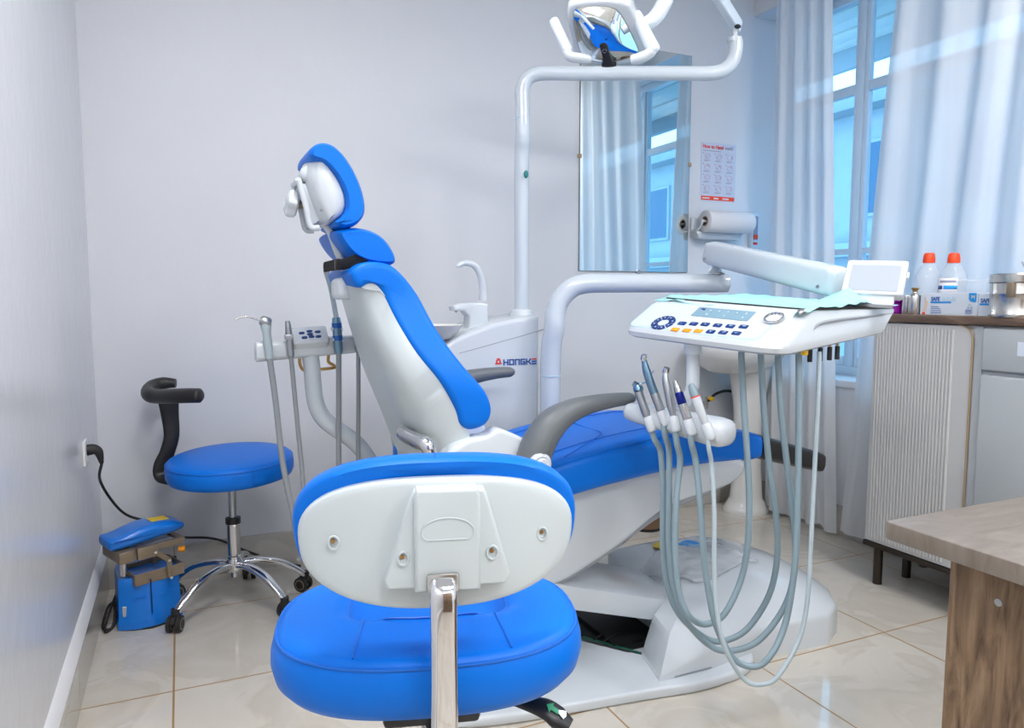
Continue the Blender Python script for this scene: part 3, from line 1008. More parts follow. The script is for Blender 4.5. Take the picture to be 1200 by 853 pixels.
# the lettering, squared capitals drawn with strokes
def strokes(mb, ch, x, z, w, h, t):
    S_ = {'H': [(0, 0, 0, 1), (1, 0, 1, 1), (0, .5, 1, .5)], 'O': [(0, 0, 0, 1), (1, 0, 1, 1), (0, 0, 1, 0), (0, 1, 1, 1)], 'N': [(0, 0, 0, 1), (1, 0, 1, 1), (0, 1, 1, 1)],
          'G': [(0, 0, 0, 1), (0, 0, 1, 0), (0, 1, 1, 1), (1, 0, 1, .45), (.5, .45, 1, .45)], 'K': [(0, 0, 0, 1), (0, .5, .5, .5), (.5, .5, 1, 1), (.5, .5, 1, 0)], 'E': [(0, 0, 1, 0), (0, .5, 1, .5)], '-': [(0, 1, 1, 1)]}
    for a, b, c, d in S_[ch]:
        P = Vector((x + a * w, 0, z + b * h)); Q = Vector((x + c * w, 0, z + d * h))
        dv = (Q - P).normalized(); nv = Vector((-dv.z, 0, dv.x)) * t / 2
        P = P - dv * t / 2; Q = Q + dv * t / 2
        vs = [P + nv, P - nv, Q - nv, Q + nv]
        mb.add([(v.x, uy0 - .0018, v.z) for v in vs] + [(v.x, uy0 + .001, v.z) for v in vs], [[0, 1, 2, 3], [0, 1, 5, 4], [1, 2, 6, 5], [2, 3, 7, 6], [3, 0, 4, 7]])
lx = at_y(590.5, 427, uy0).x; lz = at_y(590, 427.5, uy0).z
lm = MB(); lr = MB()
for i, ch in enumerate('HONGKE'):
    strokes(lm, ch, lx + i * .0248, lz, .0165, .019, .0052)
strokes(lr, '-', lx + 5 * .0248, lz, .0165, .019, .0052)
lm.build('logo_lettering', 'print_blue', unit, smooth=False)
lr.build('logo_accent', 'red_print', unit, smooth=False)
# bowl
bc = at_y(512, 386, 2.70)
bm_ = MB().lathe([(.0, -.055), (.035, -.055), (.06, -.046), (.085, -.022), (.098, .0), (.101, .004), (.097, .005), (.080, -.018), (.055, -.036), (.0, -.04)], 40, Matrix.Translation((.90, 2.72, 1.085)))
bm_.build('spittoon_bowl', 'ceramic', unit, ang=60)
# rinsing column and cup filler
cx = at_y(562, 365, 2.80)
q = MB()
q.prism([(1.045, 1.05), (1.135, 1.08), (1.132, 1.168), (1.10, 1.176), (1.02, 1.172), (.985, 1.160), (.988, 1.142), (1.03, 1.140), (1.05, 1.12)], 'y', 2.755, 2.825, .010, 3)
q.build('tap_block', 'white_plastic', unit)
sp_pts = [at_y(px, py, 2.79) for px, py in ((566, 352), (566, 338), (563, 322), (556, 311), (545, 308), (538, 311), (537, 313))]
MB().tube(sp_pts, [.017, .0155, .0145, .0135, .012, .011, .0105], 18, 5).build('water_spout', 'white_plastic', unit, ang=70)
pn = at_y(535, 362, 2.78)
MB().rod((pn.x - .003, 2.785, pn.z - .012), (pn.x + .012, 2.785, pn.z + .004), .006).build('filler_nozzle', 'satin_steel', unit)

# ------------------------------------------------------------------ lamp on its post
lamp = thing('operating_light', 'white overhead dental light with mirror reflector on a bent post', 'dental lamp', (1.285, 2.80, 1.11))
px_, py_ = 1.300, 2.80
pole = MB()
zt = at_y(612, 86, py_).z
d0 = (EYE - Vector((px_, py_, zt))).length
dirv = RT
D = FW.dot(Vector((px_, py_, zt)) - EYE)
P0 = at_d(612.5, 160, D)
bend = [at_d(612, y, D) for y in (122, 105)] + [at_d(617, 93, D), at_d(627, 87, D), at_d(642, 85.5, D)]
armp = [at_d(x, 86, D) for x in (680, 740, 800, 832)] + [at_d(848, 82, D), at_d(858, 72, D), at_d(862, 58, D), at_d(862, 49, D)]
pole.tube([Vector((px_, py_, 1.115)), Vector((px_, py_, 1.4)), Vector((px_, py_, 1.75)), P0] + bend + armp, [.030] * 4 + [.029] * 5 + [.0285] * 8, 24, 5)
po = pole.build('post', 'white_paint', lamp, ang=70)
MB().lathe([(.0, 0), (.052, 0), (.052, .012), (.044, .030), (.036, .034), (.0, .034)], 32, Matrix.Translation((px_, py_, 1.112))).build('post_collar', 'white_plastic', lamp)
q = at_d(612, 139, D)
MB().lathe([(.0305, -.003), (.0312, -.002), (.0312, .002), (.0305, .003)], 32, Matrix.Translation(q), cap=False).build('post_joint', 'print_pale', lamp)
q = at_d(617, 205, D)
MB().sphere(q - FW * .012 - RT * .002, .010, sc=(1, 1, 1.6)).build('cable_grommet', 'green_tab', lamp)
e = at_d(861, 46, D)
MB().lathe([(0, -.012), (.0295, -.012), (.0295, .004), (.0, .004)], 24, Matrix.Translation(e)).rod(e, e + Vector((0, 0, .055)), .011).build('swivel_pin', 'white_plastic', lamp)
e2 = e + Vector((0, 0, .055))
f2 = at_d(826, -28, 2.78)
f3 = at_d(770, -95, 2.50)
dv = (f2 - e2).normalized()
sa = MB().tube([e2 - dv * .03, e2, f2, f3], [.028, .031, .031, .028], 4, 1)
sidev = dv.cross(Vector((0, 0, 1))).normalized(); upv = sidev.cross(dv)
def beam(mb, a, b, w, h, bev=.008):
    d = (b - a); L_ = d.length; d = d.normalized()
    s_ = d.cross(Vector((0, 0, 1))).normalized(); u_ = s_.cross(d)
    return mb.box((0, -w / 2, -h / 2), (L_, w / 2, h / 2), bev, 3, basis(a, d, -s_, u_))
beam(MB(), e2 - dv * .03 + Vector((0, 0, .01)), f2 + (f2 - e2) * .6, .036, .052).build('spring_arm', 'aluminium_white', lamp)
MB().sphere(e2 + Vector((-.004, -.02, -.012)), .011, sc=(1.3, 1, .8)).build('arm_knuckle', 'black_plastic', lamp)
# second, curved arm down to the head
arc = [f2 + (f2 - e2) * .55, at_d(782, -62, 2.35), at_d(783, -15, 2.20), at_d(776, 8, 2.16), at_d(764, 24, 2.14), at_d(748, 32, 2.13)]
MB().tube(arc, [.022, .022, .024, .023, .022, .020], 18, 6).build('yoke_arm', 'white_paint', lamp, ang=70)
# head, built in its own axes: x across, y up the face, z out of the face
hc_ = at_d(709, 36, 2.10)
to_face = (Vector((.95, 1.75, 1.05)) - hc_).normalized()        # it shines at the headrest side of the chair
xw = (RT * .985 - UP * .17)
zw = ((EYE - hc_).normalized() + (Vector((1.22, 2.16, .80)) - hc_).normalized()).normalized()
xw = (xw - zw * xw.dot(zw)).normalized()
yw = zw.cross(xw)
HM = basis(hc_, xw, yw, zw)
k = 2.10 / 863
def hp_(px, py):
    r = ray(px, py)
    l = HM.inverted() @ (EYE + r * ((hc_ - EYE).dot(zw) / r.dot(zw)))
    return (l.x, l.y)
outline = [(666, 8), (680, 2), (705, 0), (728, 2), (739, 8), (748, 28), (756, 45), (765, 55), (764, 62), (752, 69), (733, 74), (708, 76), (688, 73), (672, 66), (671, 52), (666, 28)]
ol = [hp_(*p) for p in outline]
def unroll(pts): return pts
ol = smooth_poly(unroll(ol), 4)
hd = MB()
rings = []
for ins_, z in ((.030, -.075), (.012, -.066), (.002, -.045), (.0, -.02), (.0, -.004), (.003, .003), (.008, .005)):
    rings.append([(x, y, z) for x, y in inset(ol, ins_)])
head = hd.loft(rings, M=HM).build('lamp_head', 'white_plastic', lamp, ang=50)
inn = [(672, 12), (684, 6), (706, 5), (722, 9), (732, 22), (741, 40), (748, 56), (746, 62), (730, 68), (710, 71), (690, 68), (681, 60), (675, 40)]
il = smooth_poly(unroll([hp_(*p) for p in inn]), 4)
rf = MB()
gc = (sum(x for x, y in il) / len(il), sum(y for x, y in il) / len(il))
rings = []
for kk in (1, .97, .9, .8, .7, .6, .5, .4, .3, .2, .1, .03):
    rings.append([(gc[0] + (x - gc[0]) * kk, gc[1] + (y - gc[1]) * kk, .0065 + .012 * (1 - kk * kk)) for x, y in il])
rf.loft(rings, cap=False, M=HM)
rf.build('reflector', 'reflector', head, ang=80)
MB().tube([HM @ Vector((x, y, .006)) for x, y in il[::2]], .0016, 8, 1, True).build('bezel', 'gap_grey', head)
cov = smooth_poly(unroll([hp_(*p) for p in [(703, 48), (707, 45), (712, 47), (715, 58), (719, 68), (722, 72), (706, 73), (707, 66), (705, 55)]]), 3)
MB().prism(cov, 'z', -.03, .012, .004, 2).build('bulb_cover', 'dark_bronze', head) if False else None
mm = MB().prism(cov, 'z', -.028, .022, .003, 2)
mm.v = [HM @ v for v in mm.v]
bcov = mm.build('bulb_shield', 'dark_bronze', head)
mk = MB()
cc = unroll([hp_(709, 53)])[0]
for t0 in range(0, 24):
    if t0 % 8 in (6, 7): continue
    a = 2 * PI * t0 / 24
    mk.box((cc[0] + .0055 * math.cos(a) - .0009, cc[1] + .0055 * math.sin(a) * 1.2 - .0009, .0222), (cc[0] + .0055 * math.cos(a) + .0009, cc[1] + .0055 * math.sin(a) * 1.2 + .0009, .0228), M=HM)
mk.build('warning_mark', 'print_grey', bcov)
# grips on both sides
def grip(a, b, r):
    a = at_d(*a, 2.07); b = at_d(*b, 2.07)
    return MB().spindle(a, b, [(0, r * .5), (.03, r * .9), (.1, r), (.9, r * 1.05), (.97, r * .9), (1, r * .5)], 20)
g = grip((648, 22), (667, 63), .014).build('handle', 'aluminium_white', lamp, ang=60)
MB().tube([at_d(664, 58, 2.07), at_d(668, 66, 2.07), at_d(678, 68, 2.08), at_d(690, 70, 2.10)], [.013, .014, .014, .012], 14, 5).build('handle_stem', 'white_plastic', g)
g = grip((743, 15), (768, 62), .018).build('handle', 'aluminium_white', lamp, ang=60)
MB().tube([at_d(766, 54, 2.07), at_d(762, 62, 2.07), at_d(750, 68, 2.08), at_d(740, 70, 2.09)], [.013, .015, .016, .013], 14, 5).build('handle_stem', 'white_plastic', g)

# ------------------------------------------------------------------ tray arm with doctor's console
PHI = R(16)
T0 = Vector((1.262, 1.622, 1.065))
tray = thing('instrument_console', 'white instrument console with blue and orange buttons on a swinging arm', 'dental console', (1.325, 2.58, .02))
AX, AY = 1.325, 2.58
DA = FW.dot(Vector((AX, AY, 1.2)) - EYE)
col = [Vector((AX, AY, .02)), Vector((AX, AY, .5)), Vector((AX, AY, .95)), at_d(649.5, 385, DA), at_d(651, 365, DA), at_d(658, 349, DA), at_d(671, 337, DA), at_d(688, 332.5, DA), at_d(720, 332, DA), at_d(780, 332, DA), at_d(846, 332, DA), at_d(852, 332, DA), at_d(855, 332, DA)]
MB().tube(col, [.040] * 3 + [.040, .040, .039, .039, .038, .037, .036, .036, .031, .018], 26, 5).build('column', 'white_paint', tray, ang=70)
q = at_d(649.5, 441, DA)
MB().lathe([(.0395, -.003), (.0412, -.002), (.0412, .002), (.0395, .003)], 32, Matrix.Translation((AX, AY, q.z)), cap=False).build('column_joint', 'print_pale', tray)
b = at_d(839, 320, DA); t = at_d(841, 302, DA)
MB().spindle(b, t + Vector((0, 0, -.012)), [(0, .034), (.35, .022), (.55, .018), (1, .018)], 20).build('arm_post', 'white_paint', tray)
MB().rod(t + Vector((0, 0, -.03)), t + Vector((0, 0, .01)), .013).build('swivel_pin', 'chrome', tray)
s0 = at_d(833, 296, DA - .02); s1 = at_d(984, 331, 2.38)
dv = (s1 - s0).normalized(); sv = dv.cross(Vector((0, 0, 1))).normalized(); uv = sv.cross(dv)
sa = MB()
rr = []
for t_, w_, h_ in ((-.012, .030, .022), (0, .040, .040), (.04, .044, .046), (.5, .047, .048), (.96, .049, .050), (1.0, .046, .046), (1.012, .036, .032)):
    rr.append([s0 + (s1 - s0) * t_ + sv * a + uv * b_ for a, b_ in selip(w_, h_, 4, 32)])
spa = sa.loft(rr).build('spring_arm', 'white_paint', tray, ang=60)
for t_ in (.03, .93):
    c_ = s0 + (s1 - s0) * t_ - uv * .022
    MB().rod(c_ + sv * .045, c_ + sv * .051, .006).rod(c_ - sv * .045, c_ - sv * .051, .006).build('screw', 'satin_steel', spa)

TM = Matrix.Translation(T0) @ Matrix.Rotation(PHI, 4, 'Z') @ Matrix.Rotation(R(3.6), 4, 'X')
def TP(x, y, z): return TM @ Vector((x, y, z))
W = .256
def rr2(x0, x1, y0, y1, rf, rb, z):
    out = []
    for cx_, cy_, a0, r_ in ((x1 - rb, y1 - rb, 0, rb), (x0 + rf, y1 - rf, 90, rf), (x0 + rf, y0 + rf, 180, rf), (x1 - rb, y0 + rb, 270, rb)):
        for i in range(9):
            a = R(a0 + 90 * i / 8)
            out.append((cx_ + r_ * math.cos(a), cy_ + r_ * math.sin(a), z(cx_ + r_ * math.cos(a)) if callable(z) else z))
    return out
bt_ = lambda x, z0: z0 + .040 * max(0, x - .12) / .5
rings = [rr2(.008, .585, -W + .012, W - .012, .062, .03, lambda x: bt_(x, .002)),
         rr2(-.006, .600, -W + .002, W - .002, .068, .03, lambda x: bt_(x, .008)),
         rr2(-.010, .612, -W, W, .068, .03, lambda x: bt_(x, .020)),
         rr2(-.004, .625, -W + .001, W - .001, .068, .03, lambda x: bt_(x, .032)),
         rr2(.125, .690, -W + .012, W - .012, .055, .03, .106),
         rr2(.135, .693, -W + .016, W - .016, .055, .03, .112),
         rr2(.143, .688, -W + .022, W - .022, .055, .03, .114)]
cons = MB().loft(rings, M=TM).build('console_body', 'white_plastic', tray, ang=32)
# dark tube stands in for the shade of the near side's grip recess
gm = MB()
gm.prism([(.30, .066), (.34, .090), (.55, .106), (.585, .106), (.585, .098), (.36, .076)], 'y', -W - .003, -W + .012, .003, 2)
gm.v = [TM @ v for v in gm.v]
MB().tube([TP(x, -W + .003 + q_, z) for x, z, q_ in ((.17, .060, .004), (.20, .078, .003), (.28, .086, .003), (.42, .091, .005), (.56, .096, .006), (.66, .100, .008))], [.001, .004, .0045, .004, .003, .001], 10, 5).build('grip_groove_shade', 'gap_grey', cons)
# raised top rim
rim = MB().loft([rr2(.15, .685, -W + .02, W - .02, .045, .03, .112), rr2(.15, .685, -W + .02, W - .02, .045, .03, .118), rr2(.158, .677, -W + .028, W - .028, .04, .025, .118), rr2(.158, .677, -W + .028, W - .028, .04, .025, .112)], M=TM, cap=False)
rim.build('top_rim', 'dark_bronze', cons)

# panel plane
fa = Vector((-.004, 0, .032)); fb = Vector((.125, 0, .106))
us = (fb - fa).normalized(); L_ = (fb - fa).length
nrm_ = Vector((-us.z, 0, us.x))
PM = TM @ basis(fa + nrm_ * .0008, (0, -1, 0), us, nrm_)      # x to the right as one faces it, y up the slope
pan = MB().loft([[(x, y, z) for x, y in rrect(-.222, .190, .010, L_ - .008, .02)] for z in (-.001, .0008)], M=PM).build('control_panel', 'white_paint', cons)
MB().loft([[(x, y, z) for x, y in rrect(-.229, .197, .004, L_ - .002, .024)] for z in (-.001, .0002)], M=PM).build('panel_edge', 'print_pale', cons)
# panel features: place from (t along 0..1, s up the slope 0..1)
def pxy(px, py):
    """point of the panel plane behind an image point"""
    r = ray(px, py); o = PM.translation; n = PM.col[2].to_3d()
    h = EYE + r * ((o - EYE).dot(n) / r.dot(n))
    l = PM.inverted() @ h
    return l.x, l.y
c = pxy(777.5, 378.5)
ring = MB()
for i in range(8):
    a0 = 2 * PI * i / 8 + .10; a1 = 2 * PI * (i + 1) / 8 - .02
    pts = [(c[0] + r_ * math.cos(a), c[1] + r_ * math.sin(a)) for r_, seq in ((.036, [a0 + (a1 - a0) * j / 6 for j in range(7)]), (.0165, [a1 + (a0 - a1) * j / 6 for j in range(7)])) for a in seq]
    ring.loft([[(x, y, z) for x, y in pts] for z in (.0005, .0024)], M=PM)
ring.build('direction_buttons', 'navy', pan)
mk = MB()
for i in range(8):
    a = 2 * PI * (i + .5) / 8 + .04
    mk.box((c[0] + .027 * math.cos(a) - .002, c[1] + .027 * math.sin(a) - .002, .0024), (c[0] + .027 * math.cos(a) + .002, c[1] + .027 * math.sin(a) + .002, .0029), M=PM)
mk.build('button_symbols', 'print_pale', pan)
q = [pxy(*p) for p in ((815, 364.5), (886, 366.5), (875, 378), (806, 374))]
x0 = min(p[0] for p in q); x1 = max(p[0] for p in q); y0 = min(p[1] for p in q); y1 = max(p[1] for p in q)
y0, y1 = L_ * .58, L_ * .90
x0 = (q[0][0] + q[3][0]) / 2; x1 = (q[1][0] + q[2][0]) / 2
lcd = MB().loft([[(x, y, z) for x, y in rrect(x0, x1, y0, y1, .003, 2)] for z in (.0005, .002)], M=PM).build('display', 'lcd', pan)
lk = MB()
for i in range(6):
    for j, yy in enumerate((.30, .72)):
        cxx = x0 + (x1 - x0) * (i + .6) / 6.4; cyy = y0 + (y1 - y0) * yy
        if j == 0 and i % 2 == 0: continue
        for dx, dy, w_, h_ in ((-.004, -.003, .008, .0014), (-.0007, -.004, .0014, .008), (-.004, .002, .006, .0014)):
            lk.box((cxx + dx, cyy + dy, .0018), (cxx + dx + w_, cyy + dy + h_, .0026), M=PM)
lk.build('display_symbols', 'lcd_mark', lcd)
lk = MB().box((x0 + .012, y0 + .032, .0018), (x0 + .026, y0 + .040, .0027), .001, 1, PM)
lk.build('display_symbol', 'navy', lcd)
def button(px, py, colr, sym):
    cx_, cy_ = pxy(px, py)
    o = MB().loft([[(x, y, z) for x, y in rrect(cx_ - .0125 * k_, cx_ + .0125 * k_, cy_ - .008 * k_, cy_ + .008 * k_, .003, 3)] for z, k_ in ((.0005, 1), (.0025, 1), (.0032, .9))], M=PM).build('button', colr, pan)
    s_ = MB()
    for k_ in range(3):
        a = random.uniform(-.004, .003); b_ = random.uniform(-.003, .002)
        s_.box((cx_ + a, cy_ + b_, .003), (cx_ + a + random.choice((.0015, .005)), cy_ + b_ + random.choice((.0012, .003)), .0037), M=PM)
    s_.build('symbol', sym, o)
for i, (px, py) in enumerate(((799.5, 379.5), (813, 380), (826.5, 380.6), (841, 381.8), (856, 382.8), (871.5, 383.4))): button(px, py, 'navy', 'print_pale')
for i, (px, py) in enumerate(((791.5, 386.6), (805, 387.6), (818.5, 388.3))): button(px, py, 'orange_plastic', 'yellow_sticker')
for i, (px, py) in enumerate(((833, 389.2), (847.5, 390.2), (863, 391))): button(px, py, 'navy', 'print_pale')
c = pxy(907.5, 374)
GM = PM @ Matrix.Translation((c[0], c[1], 0))
gz = MB().lathe([(.024, .0), (.026, .004), (.0255, .007), (.021, .007), (.020, .004)], 36, GM, cap=False).build('gauge_bezel', 'chrome', pan)
MB().lathe([(0, .002), (.0215, .002), (.0215, .003), (0, .003)], 36, GM).build('gauge_dial', 'paper_white', gz)
gk = MB()
for i in range(13):
    a = R(-30 + 240 * i / 12)
    gk.box((.015, -.0006, .003), (.019, .0006, .0034), M=GM @ Matrix.Rotation(a, 4, 'Z'))
gk.box((-.003, -.0006, .0034), (.014, .0006, .0038), M=GM @ Matrix.Rotation(R(130), 4, 'Z'))
gk.build('gauge_scale', 'print_grey', gz)
c = pxy(940, 366.5)
MB().lathe([(0, 0), (.011, 0), (.0115, .006), (.007, .009), (0, .009)], 24, PM @ Matrix.Translation((c[0], c[1], .001))).build('lock_screw', 'satin_steel', cons)

# film viewer standing at the back of the console
va, vb, vc, vd = at_d(985, 343, 2.16), at_d(1058, 346, 2.08), at_d(1072, 300, 2.13), at_d(994, 304, 2.21)
vx = (vb - va).normalized(); vy = (vd - va); vy = (vy - vx * vy.dot(vx) * .3)
VMx = basis(va, vx, (vd - va).normalized(), vx.cross((vd - va).normalized()))
wv_, hv_ = (vb - va).length, (vd - va).length
vw = MB().loft([[(x + (1 if 1 else 0) * 0, y, z) for x, y in rrect(i_, wv_ - i_, i_, hv_ - i_, .008, 4)] for z, i_ in ((-.03, .006), (-.026, .0), (-.003, .0), (.0, .002))], M=VMx).build('film_viewer', 'white_plastic', tray)
MB().loft([[(x, y, z) for x, y in rrect(.016, wv_ - .016, .012, hv_ - .020, .003, 3)] for z in (-.001, .0012)], M=VMx).build('viewer_screen', 'screen_white', vw)
MB().box((.016, hv_ - .0205, .0), (wv_ - .022, hv_ - .019, .0014), M=VMx).build('screen_slot', 'print_pale', vw)
MB().box((wv_ - .002, hv_ * .55, -.018), (wv_ + .006, hv_ * .72, -.008), .002, 2, VMx).build('switch', 'white_plastic', vw)
MB().box((.02, -.03, -.028), (wv_ - .02, .012, -.008), .006, 2, VMx).build('viewer_bracket', 'white_plastic', vw)

# handpiece holder hung below the console
post = [at_d(812, 400, 2.06), at_d(812, 412, 2.06), at_d(812, 440, 2.06), at_d(811, 455, 2.06), at_d(806, 467, 2.07), at_d(797, 478, 2.09), at_d(786, 490, 2.13)]
MB().tube(post, .0185, 18, 5).build('holder_post', 'white_paint', tray, ang=70)
MB().lathe([(0, -.018), (.024, -.018), (.024, .014), (0, .014)], 28, Matrix.Translation(at_d(812, 407, 2.06))).build('post_collar', 'aluminium_white', tray)
h0 = at_d(741, 482, 2.20); h1 = at_d(846, 507, 1.97)
hv = (h1 - h0).normalized(); hs_ = hv.cross(Vector((0, 0, 1))).normalized(); hu = hs_.cross(hv)
rr = []
for t_, k_ in ((-.05, .4), (-.035, .6), (0, .72), (.1, .78), (.5, .9), (.85, 1.03), (.95, 1.05), (1.02, 1.0), (1.06, .85), (1.085, .5)):
    rr.append([h0 + (h1 - h0) * t_ + hs_ * a * k_ + hu * b_ * k_ for a, b_ in selip(.048, .037, 2.6, 28)])
MB().loft(rr).build('handpiece_holder', 'white_plastic', tray, ang=60)
hold = []
for i, (px, py) in enumerate(((766, 490), (781, 496), (796, 500), (811, 505), (829, 510))):
    pass
# hose fittings under the console
for i, (px, py) in enumerate(((949, 414), (961, 413), (972, 412), (981, 411))):
    p = at_d(px, py + 5, 2.0 + .02 * i)
    o = MB().rod(p + Vector((0, 0, .025)), p + Vector((0, 0, -.012)), .0065).build('hose_fitting', 'black_rubber', tray)
    MB().rod(p + Vector((0, 0, .045)), p + Vector((0, 0, .025)), .0042).build('brass_neck', 'brass', o)
p = at_d(943, 412, 1.93)
MB().box((p.x - .008, p.y - .006, p.z - .01), (p.x + .008, p.y + .006, p.z + .014), .003).build('yellow_tap', 'valve_yellow', tray)
p = at_d(929, 411, 1.95)
MB().sphere(p, .014, sc=(1.2, 1, .7)).build('cable_boss', 'white_plastic', tray)

# ------------------------------------------------------------------ handpieces with their hoses
def axis(px0, py0, px1, py1, d0, d1): return at_d(px0, py0, d0), at_d(px1, py1, d1)
def hose(parent, pts, r, m='hose_grey', name='hose'):
    return MB().tube(pts, r, 12, 8).build(name, m, parent, ang=80)
DH = [2.16, 2.12, 2.07, 2.03, 1.985]
def hang(i, top, left, bottom, right, end):
    """hose from the holder down, round and up to the console: image points with distances along the loop"""
    dl = DH[i] - .045
    pts = [top]
    n_ = len(left)
    for k_, (px, py) in enumerate(left): pts.append(at_d(px, py, dl - .01 * k_))
    for k_, (px, py) in enumerate(bottom): pts.append(at_d(px, py, dl - .02))
    for k_, (px, py) in enumerate(right): pts.append(at_d(px, py, dl + (1.985 - dl) * (k_ + 1) / (len(right) + 1)))
    pts.append(at_d(*end, 1.985)); pts.append(at_d(end[0], end[1] - 12, 1.985))
    return pts
loops = [
    ([(774, 530), (777, 575), (777, 640), (783, 690), (800, 725)], [(832, 750), (858, 748), (880, 732)], [(902, 695), (911, 650), (909, 600), (902, 550), (896, 490)], (892, 424)),
    ([(784, 530), (784, 575), (784, 640), (790, 690), (806, 730)], [(838, 760), (870, 760), (896, 744)], [(922, 705), (932, 660), (930, 610), (923, 550), (916, 490)], (912, 428)),
    ([(797, 540), (793, 580), (791, 640), (795, 690), (806, 720)], [(822, 731), (838, 728), (852, 715)], [(868, 680), (876, 640), (878, 590), (876, 540), (872, 480)], (869, 424)),
    ([(815, 540), (820, 585), (824, 640), (830, 690), (840, 735)], [(860, 772), (885, 781), (903, 768)], [(919, 735), (928, 690), (933, 640), (935, 570), (936, 490)], (936, 424)),
    ([(834, 545), (837, 600), (837, 665), (840, 715), (850, 760)], [(872, 796), (893, 802), (912, 792)], [(936, 750), (946, 705), (950, 640), (954, 560), (958, 480)], (960, 424)),
]
labels = ['grey angled syringe, leftmost of the five handpieces in the console holder',
          'tall grey steel handpiece with round head, second from left in console holder',
          'plain steel handpiece with round head, in the middle slot of the console holder',
          'steel handpiece with dark blue band and tapered tip in the console holder',
          'white scaler handpiece with thin red ring, rightmost in the console holder']
names = ['air_water_syringe', 'dental_handpiece', 'dental_handpiece', 'dental_handpiece', 'ultrasonic_scaler']
tops = [((759, 489), (748, 459)), ((775, 482), (759, 440)), ((789, 488), (780, 445)), ((806, 492), (791, 447)), ((827, 497), (810, 452))]
hps = []
for i in range(5):
    (bx_, by_), (tx, ty) = tops[i]
    d = DH[i] - .055
    B_ = at_d(bx_, by_, d); T_ = at_d(tx, ty, d + .01)
    o = thing(names[i], labels[i], 'dental handpiece', B_, group='handpieces in the console holder')
    hps.append((o, B_, T_))
    l_, bo, ri, en = loops[i]
    r_ = .0060 if i == 4 else .0086
    low = at_d(l_[0][0] - (l_[0][0] - bx_) * .5, (by_ + l_[0][1]) / 2 + 4, d - .005)
    hose(o, hang(i, B_, [], [], [], (0, 0))[:1] + [low] + hang(i, B_, l_, bo, ri, en)[1:], r_, 'hose_light' if i == 4 else 'hose_grey')
o, B_, T_ = hps[0]
MB().spindle(B_, T_, [(0, .010), (.2, .0125), (.6, .012), (1, .013)]).build('body', 'satin_steel', o)
hd0 = at_d(748, 452, 2.12); 
MB().spindle(T_, hd0, [(0, .013), (.5, .015), (.9, .013), (1, .008)]).rod(hd0, at_d(742, 449, 2.12), .008).build('head', 'blued_steel', o)
MB().tube([at_d(750, 450, 2.11), at_d(758, 447, 2.11), at_d(762, 441, 2.11), at_d(766, 434, 2.11)], .0018, 8, 4).build('nozzle', 'blued_steel', o)
o, B_, T_ = hps[1]
H1 = at_d(754, 419, 2.075)
MB().spindle(B_, B_ + (T_ - B_) * .52, [(0, .009), (.08, .0125), (.9, .013), (1, .012)]).build('sleeve', 'satin_steel', o)
MB().tube([B_ + (T_ - B_) * .5, B_ + (T_ - B_) * .8, T_ + (H1 - T_) * .25, T_ + (H1 - T_) * .7, H1], [.0125, .0125, .0115, .0085, .0065], 16, 5).build('body', 'blued_steel', o)
MB().spindle(H1 + Vector((0, 0, -.008)), H1 + Vector((-.002, -.006, .010)), [(0, .006), (.1, .0085), (.6, .009), (.9, .0085), (1, .004)]).build('head', 'chrome', o)
o, B_, T_ = hps[2]
H1 = at_d(780, 434, 2.03)
MB().tube([B_, B_ + (T_ - B_) * .3, B_ + (T_ - B_) * .7, T_, H1], [.0085, .0118, .0115, .0095, .0065], 16, 5).build('body', 'satin_steel', o)
MB().spindle(H1 + Vector((0, 0, -.007)), H1 + Vector((0, -.006, .009)), [(0, .006), (.1, .0095), (.6, .010), (.9, .009), (1, .004)]).build('head', 'chrome', o)
o, B_, T_ = hps[3]
MB().spindle(B_, B_ + (T_ - B_) * .42, [(0, .009), (.08, .0125), (.9, .0125), (1, .012)]).build('sleeve', 'steel', o)
MB().spindle(B_ + (T_ - B_) * .42, B_ + (T_ - B_) * .72, [(0, .0118), (.1, .0125), (.9, .0115), (1, .0105)]).build('band', 'navy_anodised', o, label='dark blue anodised band')
MB().spindle(B_ + (T_ - B_) * .72, T_ + (T_ - B_) * .05, [(0, .0105), (.3, .0095), (.5, .008), (.75, .006), (.9, .006), (1, .003)]).build('nose', 'steel', o)
o, B_, T_ = hps[4]
MB().spindle(B_, B_ + (T_ - B_) * .70, [(0, .0085), (.05, .0105), (.8, .0125), (1, .013)]).build('body', 'white_plastic', o)
MB().spindle(B_ + (T_ - B_) * .70, B_ + (T_ - B_) * .73, [(0, .0133), (1, .0133)]).build('ring', 'red_print', o, label='thin red ring')
MB().spindle(B_ + (T_ - B_) * .73, T_ + (T_ - B_) * .05, [(0, .0125), (.4, .0115), (.8, .009), (.95, .008), (1, .004)]).build('tip', 'hose_grey', o)
# slots of the holder: white collars round each handpiece
for i in range(5):
    o, B_, T_ = hps[i]
    v = (B_ - T_).normalized()
    MB().spindle(B_ - v * .002, B_ + v * .042, [(0, .0125), (.06, .0142), (.8, .0145), (.95, .0135), (1, .0115)], 20).build('holder_slot', 'white_plastic', tray)

